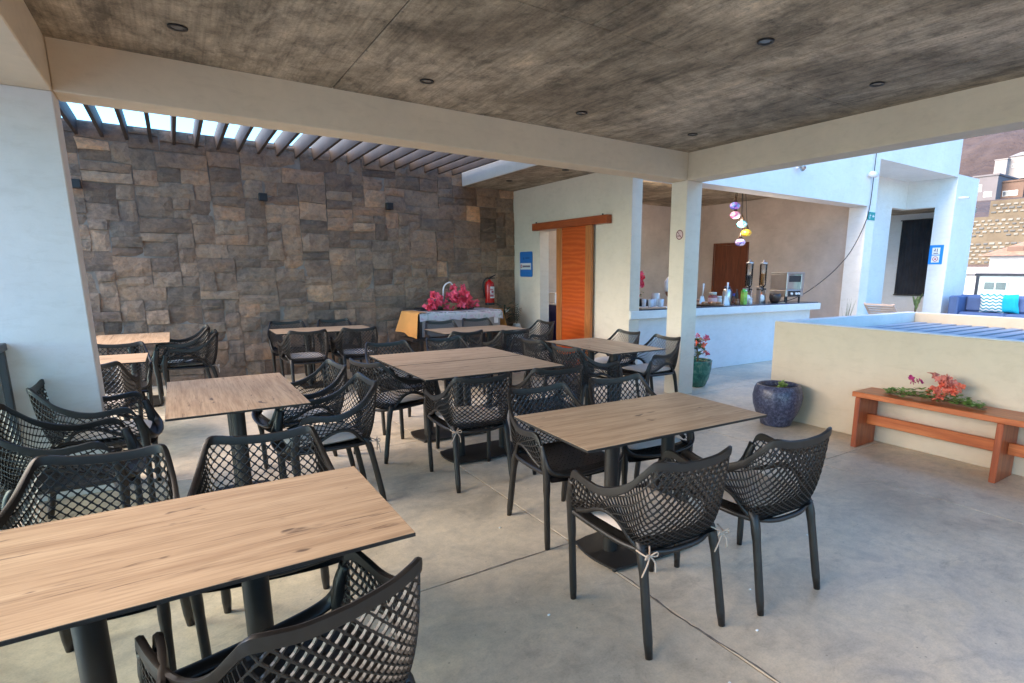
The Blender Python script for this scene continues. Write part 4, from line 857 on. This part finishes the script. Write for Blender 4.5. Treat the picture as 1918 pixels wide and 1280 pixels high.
# person behind the counter, mostly hidden by the square pillar
def person(loc):
    t = thing("person", "person in a white shirt working behind the bar, mostly hidden by the square pillar", "person", loc, rad(180))
    J = [(0, 0, .95, .13), (0, 0, 1.12, .125), (0, .0, 1.32, .14), (0, 0, 1.45, .075), (0, .01, 1.52, .055), (0, .015, 1.60, .085), (0, .01, 1.70, .08),
         (.17, 0, 1.40, .055), (.25, .06, 1.16, .042), (.18, .27, 1.08, .032), (.14, .34, 1.07, .03), (-.17, 0, 1.40, .055), (-.25, .06, 1.16, .042), (-.18, .27, 1.08, .032), (-.14, .34, 1.07, .03),
         (.09, 0, .86, .10), (.10, .01, .50, .065), (.10, 0, .10, .042), (.10, .12, .05, .04), (-.09, 0, .86, .10), (-.10, .01, .50, .065), (-.10, 0, .10, .042), (-.10, .12, .05, .04)]
    E_ = [(0, 1), (1, 2), (2, 3), (3, 4), (4, 5), (5, 6), (2, 7), (7, 8), (8, 9), (9, 10), (2, 11), (11, 12), (12, 13), (13, 14), (0, 15), (15, 16), (16, 17), (17, 18), (0, 19), (19, 20), (20, 21), (21, 22)]
    me = bpy.data.meshes.new("body"); me.from_pydata([j[:3] for j in J], E_, []); o = bpy.data.objects.new("body", me); COL.objects.link(o); o.parent = t
    sk = o.modifiers.new("skin", 'SKIN'); sv = me.skin_vertices[0].data
    for k, j in enumerate(J): sv[k].radius = (j[3], j[3]*(.75 if k < 3 else 1))
    sv[0].use_root = True
    sb = o.modifiers.new("sub", 'SUBSURF'); sb.levels = sb.render_levels = 2
    skin = simple("skin", (.22, .10, .06), .55); me.materials.append(skin)
    m = MB(); m.tube([(0, 0, .84), (0, 0, 1.0), (0, 0, 1.2), (0, 0, 1.36), (0, 0, 1.46)], [(.17, .13), (.165, .125), (.175, .13), (.19, .12), (.09, .08)], 20)
    for s_ in (-1, 1): m.tube([(.13*s_, 0, 1.40), (.19*s_, .0, 1.36), (.245*s_, .045, 1.20)], [.07, .066, .06], 14)
    m.build("white_shirt", simple("shirt", (.75, .75, .80), .85), t, True)
    m = MB(); m.lathe([(.001, 1.755), (.06, 1.75), (.092, 1.70), (.095, 1.64), (.07, 1.60)], (0, -.02, 0), 18); m.build("hair", BLK, t, True)
    m = MB()
    for s_ in (-1, 1):
        m.lathe([(.001, -.008), (.011, 0), (.001, .008)], (.032*s_, .088, 1.645), 8)
    m.build("eyes", BLK, t)
    m = MB(); m.add([(0, .092, 1.655), (-.014, .094, 1.61), (.014, .094, 1.61), (0, .118, 1.612)], [(0, 1, 3), (0, 3, 2), (1, 2, 3)]); m.build("nose", skin, t)
    for s_ in (-1, 1):
        for k in range(5):
            m = MB(); a = -.4+.2*k; L = [.045, .07, .078, .072, .058][k]; x0 = .14*s_+(k-2)*.016*s_
            m.tube([(x0, .35, 1.075), (x0+a*.02*s_, .35+L*.6, 1.065), (x0+a*.02*s_, .35+L, 1.045)], [.011, .010, .007], 7); m.build("finger", skin, t, True)
person((6.97, 6.85, 0))

# pendant mosaic lamps
PL = thing("mosaic_pendant_lamps", "cluster of five lit coloured mosaic glass lamps hanging over the bar", "pendant lamp", (8.62, 6.95, 3.168))
m = MB(); m.lathe([(.001, -.03), (.14, -.03), (.15, 0)], n=24); m.build("ceiling_rose", BLK, PL)
def mosaic(name, c1, c2, c3):
    m, n, b = newmat(name); p = coords(n); v = N(n, "ShaderNodeTexVoronoi"); v.inputs['Scale'].default_value = 24; n.links.new(p, v.inputs[0])
    sp = N(n, "ShaderNodeSeparateXYZ"); n.links.new(p, sp.inputs[0])
    col = ramp(n, v.outputs['Color'], [(.35, c1), (.55, c2), (.85, c3)]); n.links.new(col, b.inputs['Base Color']); n.links.new(col, b.inputs['Emission Color']); b.inputs['Emission Strength'].default_value = .06; b.inputs['Roughness'].default_value = .2
    return m
LAMPS = [(-.13, 2.72, ((.10, .12, .7), (.55, .25, .8), (.15, .4, .9))), (-.11, 2.56, ((.75, .15, .5), (.9, .5, .7), (.85, .8, .8))), (.10, 2.41, ((.05, .45, .6), (.3, .8, .85), (.9, .95, .9))), (.24, 2.26, ((.8, .55, .02), (.9, .75, .1), (.7, .25, .05))), (.08, 2.08, ((.15, .15, .6), (.8, .7, .9), (.5, .3, .6)))]
for k, (dx, z, cs) in enumerate(LAMPS):
    z -= 3.168; m = MB(); m.tube([(dx*.5, 0, -.02), (dx, 0, z+.18)], .006, 6); m.build("cord", BLK, PL)
    m = MB(); m.lathe([(.045, z+.07), (.02, z+.12), (.008, z+.18)], (dx, 0, 0), 14); m.build("socket_cap", simple("bronze", (.06, .035, .02), .4), PL, True)
    m = MB(); m.lathe([(.03, -.062), (.072, -.046), (.098, 0), (.072, .044), (.034, .062)], (0, 0, 0), 22); m.build("glass_globe", mosaic("mosaic_glass", *cs), PL, True, loc=(dx, 0, z))

# ------------------------------------------------------------------ tables
def table(loc, rz, lab, L=1.20, Wd=.70, group="oak-topped dining tables", single=False):
    t = thing("dining_table", lab, "table", (loc[0], loc[1], 0), rz, group)
    m = MB(); m.bbox(-L/2, L/2, -Wd/2, Wd/2, .737, .7485, .0015); tp = m.build("tabletop", BLACKM, t)
    m = MB(); m.box(-L/2+.0012, L/2-.0012, -Wd/2+.0012, Wd/2-.0012, .7487, .7500); m.build("wood_surface", OAK, tp)
    cols = [0] if single else [-.20, .20]
    for x in cols: m = MB(); m.tube([(x, 0, .012), (x, 0, .73)], .038, 20); o = m.build("column", BLACKM, t); smooth_by_angle(o)
    m = MB(); m.box(-L*.36, L*.36, -.03, .03, .7165, .7365)
    for x in cols: m.box(x-.03, x+.03, -Wd*.38, Wd*.38, .717, .7362)
    m.build("support_frame", BLACKM, t)
    bl, bw = (.33, .19) if not single else (.21, .21); pts = []
    K = 8
    for (sx, sy) in [(1, 1), (-1, 1), (-1, -1), (1, -1)]:
        pass
    for i in range(K): u = -1+2*i/K; pts.append((bl*u*.93, -bw-.018*(1-u*u)))
    for i in range(K): u = -1+2*i/K; pts.append((bl+.03*(1-u*u)-.02, bw*u*.93))
    for i in range(K): u = 1-2*i/K; pts.append((bl*u*.93, bw+.018*(1-u*u)))
    for i in range(K): u = 1-2*i/K; pts.append((-bl-.03*(1-u*u)+.02, bw*u*.93))
    n = len(pts); m = MB(); m.add([(*p, .010) for p in pts]+[(*p, .019) for p in pts]+[(p[0]*.985, p[1]*.985, .022) for p in pts], [tuple(range(n))[::-1]]+[(k*n+i, k*n+(i+1) % n, (k+1)*n+(i+1) % n, (k+1)*n+i) for k in range(2) for i in range(n)]+[tuple(2*n+i for i in range(n))])
    m.build("base_plate", BLACKM, t)
    for (x, y) in [(bl*.9, bw*.9), (-bl*.9, bw*.9), (bl*.9, -bw*.9), (-bl*.9, -bw*.9)]: m = MB(); m.tube([(x, y, 0), (x, y, .0105)], .013, 10); m.build("foot_pad", BLK, t)
    return t
table((-.09, 1.875), 0, "dining table nearest the viewer, filling the lower left of the photo")
table((2.01, 2.19), rad(-2), "dining table at the front right with a free-standing base plate and four chairs")
table((.235, 4.10), rad(90), "dining table set lengthwise left of centre, behind the nearest table")
table((2.0, 4.155), 0, "nearer of the two tables pushed together in the centre"); table((2.0, 4.876), 0, "farther of the two tables pushed together in the centre")
table((3.71, 4.70), rad(90), "dining table near the square pillar and the sliding door")
table((3.30, 6.95), rad(1), "dining table in front of the draped side table and flowers")
table((1.56, 7.99), 0, "dining table close to the middle of the stone wall")
table((-.46, 7.98), rad(90), "dining table farthest back at the left by the stone wall")
table((-.62, 6.20), 0, "small square table just behind the white left pillar", .70, .62, single=True)

# ------------------------------------------------------------------ chair
RIM = [(0, -.272, .790), (.10, -.270, .796), (.170, -.262, .810), (.200, -.244, .808), (.219, -.205, .765), (.240, -.14, .700), (.258, -.05, .655), (.268, .03, .640), (.274, .11, .648), (.274, .175, .658), (.269, .215, .645), (.264, .238, .60)]
BAS = [(0, -.195, .425), (.10, -.193, .425), (.165, -.18, .428), (.188, -.165, .432), (.200, -.14, .437), (.216, -.125, .468), (.234, -.075, .525), (.246, -.01, .545), (.250, .06, .530), (.250, .13, .495), (.248, .21, .468), (.247, .272, .46)]
def dense(P, k=10):
    right = [tuple(p) for p in catmull(P, k)]
    return right
Rd, Bd = dense(RIM), dense(BAS)
rimR = [Vector(p) for p in Rd]; basR = [Vector(p) for p in Bd]
cum = [0.0]
for a, b in zip(rimR[:-1], rimR[1:]): cum.append(cum[-1]+(b-a).length)
TOT = cum[-1]
def at_t(arr, s):
    sgn = 1 if s >= 0 else -1; s = min(abs(s), TOT); i = int(np.searchsorted(cum, s))-1; i = min(max(i, 0), len(cum)-2); f = (s-cum[i])/(cum[i+1]-cum[i]); p = arr[i].lerp(arr[i+1], f); return Vector((p.x*sgn, p.y, p.z))
def prof(s, v):
    a, b = at_t(rimR, s), at_t(basR, s); c = Vector((b.x+(a.x-b.x)*.75, b.y+(a.y-b.y)*.55, b.z+(a.z-b.z)*.22)); o_ = Vector((c.x, c.y+.05, 0)).normalized()*.016; c = c+Vector((o_.x, o_.y, 0))
    return a*(1-v)**2+c*2*v*(1-v)+b*v*v
LEN = {}
def plen(s):
    P = [prof(s, k/10) for k in range(11)]; return sum((P[k+1]-P[k]).length for k in range(10))
def surf(s, w, lmax):  # w measured up from base
    return prof(s, 1-max(0, min(1, w/lmax)))
def lattice_shell():
    m = MB(); NC = 42; ds = 2*TOT/NC; dw = .0325; smp = {}
    ls = [plen(-TOT+ds*i/2) for i in range(2*NC+1)]
    def P(i, j):
        if (i, j) not in smp:
            s = -TOT+ds*i/2; l = ls[i]; w = j*dw/2
            p = surf(s, w, l); e = .004
            d1 = surf(min(s+e, TOT), w, l)-surf(max(s-e, -TOT), w, l); ww = min(w, l-.003); d2 = surf(s, ww+.002, l)-surf(s, max(ww-.002, 0), l)
            nn = d1.cross(d2); nn = nn.normalized() if nn.length > 1e-12 else Vector((0, -1, 0))
            smp[(i, j)] = (p, nn)
        return smp[(i, j)]
    TH = .0046; jmax = int(max(ls)/dw*2)+2
    for i in range(1, 2*NC):
        for j in range(0, jmax):
            if (i+j) % 2 == 0: continue
            if j*dw/2 > ls[i]-.010: continue
            cs = [P(i+1, j), P(i, j+1), P(i-1, j), P(i, max(j-1, 0))]
            c = sum((q[0] for q in cs), Vector())/4; nn = sum((q[1] for q in cs), Vector()).normalized()
            out = []; 
            for k in range(4): out.append(cs[k]); a, b = cs[k], cs[(k+1) % 4]; out.append(((a[0]+b[0])/2, (a[1]+b[1]).normalized()))
            inn = []
            for k, (p, q) in enumerate(out): f = .77 if k % 2 == 0 else .87; inn.append((c+(p-c)*f, q))
            vs = [p+q*TH for p, q in out]+[p+q*TH*.9 for p, q in inn]+[p-q*TH for p, q in out]+[p-q*TH*.9 for p, q in inn]
            fs = []
            for k in range(8):
                k2 = (k+1) % 8; fs += [(k, k2, 8+k2, 8+k), (16+k2, 16+k, 24+k, 24+k2), (8+k, 8+k2, 24+k2, 24+k)]
            m.add(vs, fs)
    return m
def strip(path, normals, downs, h0, h1, th):
    m = MB(); vs = []; sec = [(h0, -th), (h0-.004, 0), (h0, th), ((h0+h1)/2, th*1.12), (h1, th), (h1+.003, 0), (h1, -th), ((h0+h1)/2, -th*1.12)]; K = 8
    for i, p in enumerate(path):
        for (d, t) in sec: vs.append(p+downs[i]*d+normals[i]*t)
    fs = []
    for i in range(len(path)-1):
        for k in range(K): fs.append((i*K+k, (i+1)*K+k, (i+1)*K+(k+1) % K, i*K+(k+1) % K))
    fs.append(tuple(range(K))); fs.append(tuple((len(path)-1)*K+k for k in range(K))[::-1]); m.add(vs, fs); return m
def make_chair():
    t = thing("armchair", "chair", "armchair", (0, 0, 0))
    lattice_shell().build("perforated_shell", BLACKP, t)
    path, nn, dd = [], [], []
    K = 110
    for i in range(K+1):
        s = -TOT+2*TOT*i/K; l = plen(s); p = surf(s, l, l); q = surf(s, l-.02, l); d = (q-p).normalized()
        a = surf(max(s-.01, -TOT), l, plen(max(s-.01, -TOT))); b = surf(min(s+.01, TOT), l, plen(min(s+.01, TOT))); tg = (b-a).normalized(); n_ = tg.cross(d).normalized(); path.append(p); nn.append(n_); dd.append(d)
    o = strip(path, nn, dd, -.006, .027, .0085).build("rim_band", BLACKP, t); smooth_by_angle(o, 50)
    # seat: perforated pan
    m = MB(); nx_, ny_ = 14, 14
    def SP(i, j):
        u, v = i/nx_, j/ny_; y = -.21+.525*v-.02*(u*2-1)**4*v; hw = .205+.030*min(1, v*1.5)-.03*max(0, .25-v)*4*0.6; x = (u*2-1)*hw; z = .437-.020*(1-(u*2-1)**2)*(1-(v*2-1)**2)-.03*max(0, v-.88)/.12
        return Vector((x, y, z))
    for i in range(nx_):
        for j in range(ny_):
            cs = [SP(i, j), SP(i+1, j), SP(i+1, j+1), SP(i, j+1)]; c = sum(cs, Vector())/4; f = .42 if 0 < i < nx_-1 and 0 < j < ny_-1 else .1; inn = [c+(p-c)*f for p in cs]; up_ = Vector((0, 0, .006))
            # rotate hole to diamond
            mids = [(inn[k]+inn[(k+1) % 4])/2 for k in range(4)]
            vs = [p+up_ for p in cs]+[p+up_ for p in mids]+[p-up_ for p in cs]+[p-up_ for p in mids]; fs = []
            for k in range(4): k2 = (k+1) % 4; kp = (k-1) % 4; fs += [(k, k2, 4+k), (k2, 4+k2, 4+k), (8+k2, 8+k, 12+k), (8+k2, 12+k, 12+k2), (4+k, 4+k2, 12+k2, 12+k)]
            m.add(vs, fs)
    m.build("seat", BLACKP, t)
    for s_ in (-1, 1):
        m = MB(); m.tube(catmull([(s_*.264, .236, .600), (s_*.256, .256, .53), (s_*.248, .266, .44), (s_*.244, .262, .30), (s_*.237, .257, 0)], 4), [(.006, .010), (.009, .016), (.013, .021), (.016, .024)]+[(.019, .026)]*4+[(.0185, .024)]*4+[(.0165, .018)]*4+[(.0145, .0145)], 12)
        m.build("leg", BLACKP, t, True)
        m = MB(); m.tube(catmull([(s_*.182, -.150, .455), (s_*.192, -.178, .42), (s_*.197, -.200, .33), (s_*.205, -.258, 0)], 4), [(.026, .022)]*4+[(.023, .021)]*4+[(.019, .019)]*4+[(.0145, .0145)], 12)
        m.build("leg", BLACKP, t, True)
        m = MB(); m.tube(catmull([(s_*.248, .21, .468), (s_*.250, .13, .495), (s_*.250, .06, .530), (s_*.246, -.01, .545), (s_*.234, -.075, .525), (s_*.215, -.125, .468), (s_*.194, -.16, .425)], 4), [.012]*24+[.014], 8); m.build("side_rail", BLACKP, t, True); m = MB()
        m.tube(catmull([(s_*.246, .258, .445), (s_*.242, .18, .437), (s_*.238, .05, .434), (s_*.226, -.08, .430), (s_*.195, -.17, .425)], 4), [.013]*17, 8)
        m.build("side_rail", BLACKP, t, True)
    # rounded front lip flowing from the arm fronts down and across the seat
    lp = catmull([(-.265, .236, .60), (-.258, .262, .525), (-.243, .290, .468), (-.195, .308, .440), (-.10, .318, .428), (0, .322, .424), (.10, .318, .428), (.195, .308, .440), (.243, .290, .468), (.258, .262, .525), (.265, .236, .60)], 5)
    m = MB(); m.tube(lp, [(.010, .024)]*len(lp), 10); o = m.build("front_lip", BLACKP, t, True)
    m = MB(); m.tube(catmull([(-.246, .258, .44), (-.17, .256, .420), (0, .254, .412), (.17, .256, .420), (.246, .258, .44)], 4), .014, 8); m.build("cross_rail", BLACKP, t, True)
    m = MB(); m.tube(catmull([(-.19, -.17, .425), (-.10, -.205, .412), (0, -.21, .408), (.10, -.205, .412), (.19, -.17, .425)], 4), .013, 8)
    m.build("cross_rail", BLACKP, t, True)
    return t
proto = make_chair(); PT = tree_of(proto)
# cushion mesh and bows
def cushion_mesh():
    m = MB(); n = 12; vs = []
    for sgn in (1, -1):
        for i in range(n+1):
            for j in range(n+1):
                u, v = i/n*2-1, j/n*2-1; e = ((1-u**6)*(1-v**6)); rr = 1-.12*(abs(u*v)**3)
                vs.append((u*.215*rr, v*.225*rr+.055, .468+sgn*(.020*e**.4)+.004*math.sin(u*3+v*2)))
    K = (n+1)**2; fs = []
    for q in range(2):
        for i in range(n):
            for j in range(n): a = q*K+i*(n+1)+j; f = (a, a+n+1, a+n+2, a+1); fs.append(f if not q else f[::-1])
    m.add(vs, fs); return m.mesh("pad", CUSH, True)
CM = cushion_mesh()
def bow_mesh(s_):
    m = MB(); c = Vector((s_*.197, -.205, .43)); rb = .0035
    m.tube(catmull([(s_*.165, -.19, .45), c+Vector((s_*.01, -.028, .0)), (s_*.225, -.18, .44)], 4), rb, 5)
    for a in (-1, 1): m.tube(catmull([c+Vector((0, -.027, 0)), c+Vector((a*.02, -.036, -.03)), c+Vector((a*.035-.01, -.035, -.075))], 4), [rb]*8+[rb*.7], 5)
    for a in (-1, 1): m.tube(catmull([c+Vector((0, -.027, 0)), c+Vector((a*.025, -.04, .016)), c+Vector((a*.03, -.036, -.004)), c+Vector((0, -.027, 0))], 3), rb*.9, 5)
    return m.mesh("tie_ribbon", RIB, True)
BMS = [bow_mesh(-1), bow_mesh(1)]
G = "black perforated armchairs around the tables"
CH = [ # backrest-top mid x, y, facing angle, label, cushion (None/0 no ribbon/1 left bow/2 right/3 both)
 ("A", -.30, 2.75, -100, "chair on the far side of the nearest table, towards the left edge", None),
 ("B", .245, 2.71, -96, "chair on the nearest table's far side, before the lengthwise table's column", None),
 ("C", .235, 1.195, 107, "foreground chair seen from behind at the bottom edge of the photo", None),
 ("D", -.36, 1.07, 94, "foreground chair at the bottom edge, only a pointed tip showing", None),
 ("P", 1.79, 2.92, -91, "chair without cushion at the front right table's far left, facing the viewer", None),
 ("Q", 2.41, 2.91, -97, "chair at the front right table's far side, nearer the blue pot", 0),
 ("R", 1.60, 1.43, 87, "chair at the front right table with a ribbon bow on its rear leg", 3),
 ("S", 2.215, 1.36, 87, "rightmost chair, nearest the red-brown bench", 0),
 ("N1", 1.675, 3.44, 86, "left chair on the near side of the joined central tables", 1),
 ("N2", 2.30, 3.44, 82, "right chair on the near side of the joined central tables", None),
 ("I", 1.175, 4.53, 20, "chair at the left end of the joined central tables", 0),
 ("J", 1.69, 5.66, -88, "left chair on the far side of the joined central tables", None),
 ("K", 2.34, 5.75, -86, "right chair on the far side of the joined central tables", None),
 ("E", -.76, 4.68, -3, "chair left of the lengthwise table, in front of the white pillar", 0),
 ("F", -.83, 3.86, -3, "chair left of the lengthwise table, at the photo's left edge", None),
 ("G", .965, 4.55, 186, "farther chair right of the lengthwise table, seat pad showing", 0),
 ("H", .985, 3.79, 182, "nearer chair right of the lengthwise table with a tied ribbon", 3),
 ("T5l0", 3.08, 5.15, 2, "chair left of the sliding-door table, at its farther end", None),
 ("T5l", 3.03, 4.42, 6, "chair left of the sliding-door table, at its nearer end", None),
 ("T5r1", 4.53, 5.22, 181, "chair against the white wall between sliding door and bar", 0),
 ("T5r2", 4.52, 4.54, 180, "right-side chair directly beside the square pillar, with cushion", 0),
 ("T6fl", 3.09, 7.72, -97, "left chair directly in front of the draped side table", None),
 ("T6fr", 3.74, 7.90, -97, "right chair directly in front of the draped side table", None),
 ("T6nl", 2.84, 6.22, 93, "left near-side chair of the table before the pink flowers", None),
 ("T6nr", 3.40, 6.05, 93, "right near-side chair of the table before the pink flowers", None),
 ("T6r", 4.42, 6.95, 184, "chair at the right end of the table before the pink flowers", None),
 ("T7fl", 1.24, 8.80, -92, "left chair with its back to the middle of the stone wall", None),
 ("T7fr", 1.87, 8.80, -92, "right chair with its back to the middle of the stone wall", None),
 ("T7nl", 1.25, 7.28, 90, "left near-side chair of the table at the stone wall's middle", 0),
 ("T7nr", 1.86, 7.32, 88, "right near-side chair of the table at the stone wall's middle", 0),
 ("st1", .33, 7.75, 180, "lower chair of the pair stacked by the farthest left table", 3),
 ("st2", .33, 7.75, 180, "upper chair of the pair stacked by the farthest left table", None),
 ("T8", -.52, 6.92, -92, "chair between the small square table and the farthest left table", None),
 ("T8n", -.62, 5.50, 88, "chair before the small square table, half hidden by the white pillar", 2),
]
for k, (nm, bx, by, ang, lab, cu) in enumerate(CH):
    c = proto if k == 0 else dup_tree(proto, PT)
    a = rad(ang); rz = a-math.pi/2; cx, cy = bx+.25*math.cos(a), by+.25*math.sin(a)
    zc = 0.0
    if nm in ("C2", "st2"): k_ = .03 if nm == "C2" else .075; cx += k_*math.cos(a); cy += k_*math.sin(a); zc = 0.0 if nm == "C2" else .06
    c.location = (cx, cy, zc); c.rotation_euler = (0, 0, rz); c['label'] = "black perforated "+lab; c['group'] = G; c['category'] = "armchair"
    if cu is not None:
        q = thing("seat_cushion", "beige pad on the "+" ".join(lab.split()[:12]), "cushion", (cx, cy, 0), rz, "beige seat cushions on the chairs")
        o = bpy.data.objects.new("pad", CM); COL.objects.link(o); o.parent = q
        for b in (1, 2):
            if cu & b: o = bpy.data.objects.new("tie_ribbon", BMS[b-1]); COL.objects.link(o); o.parent = q
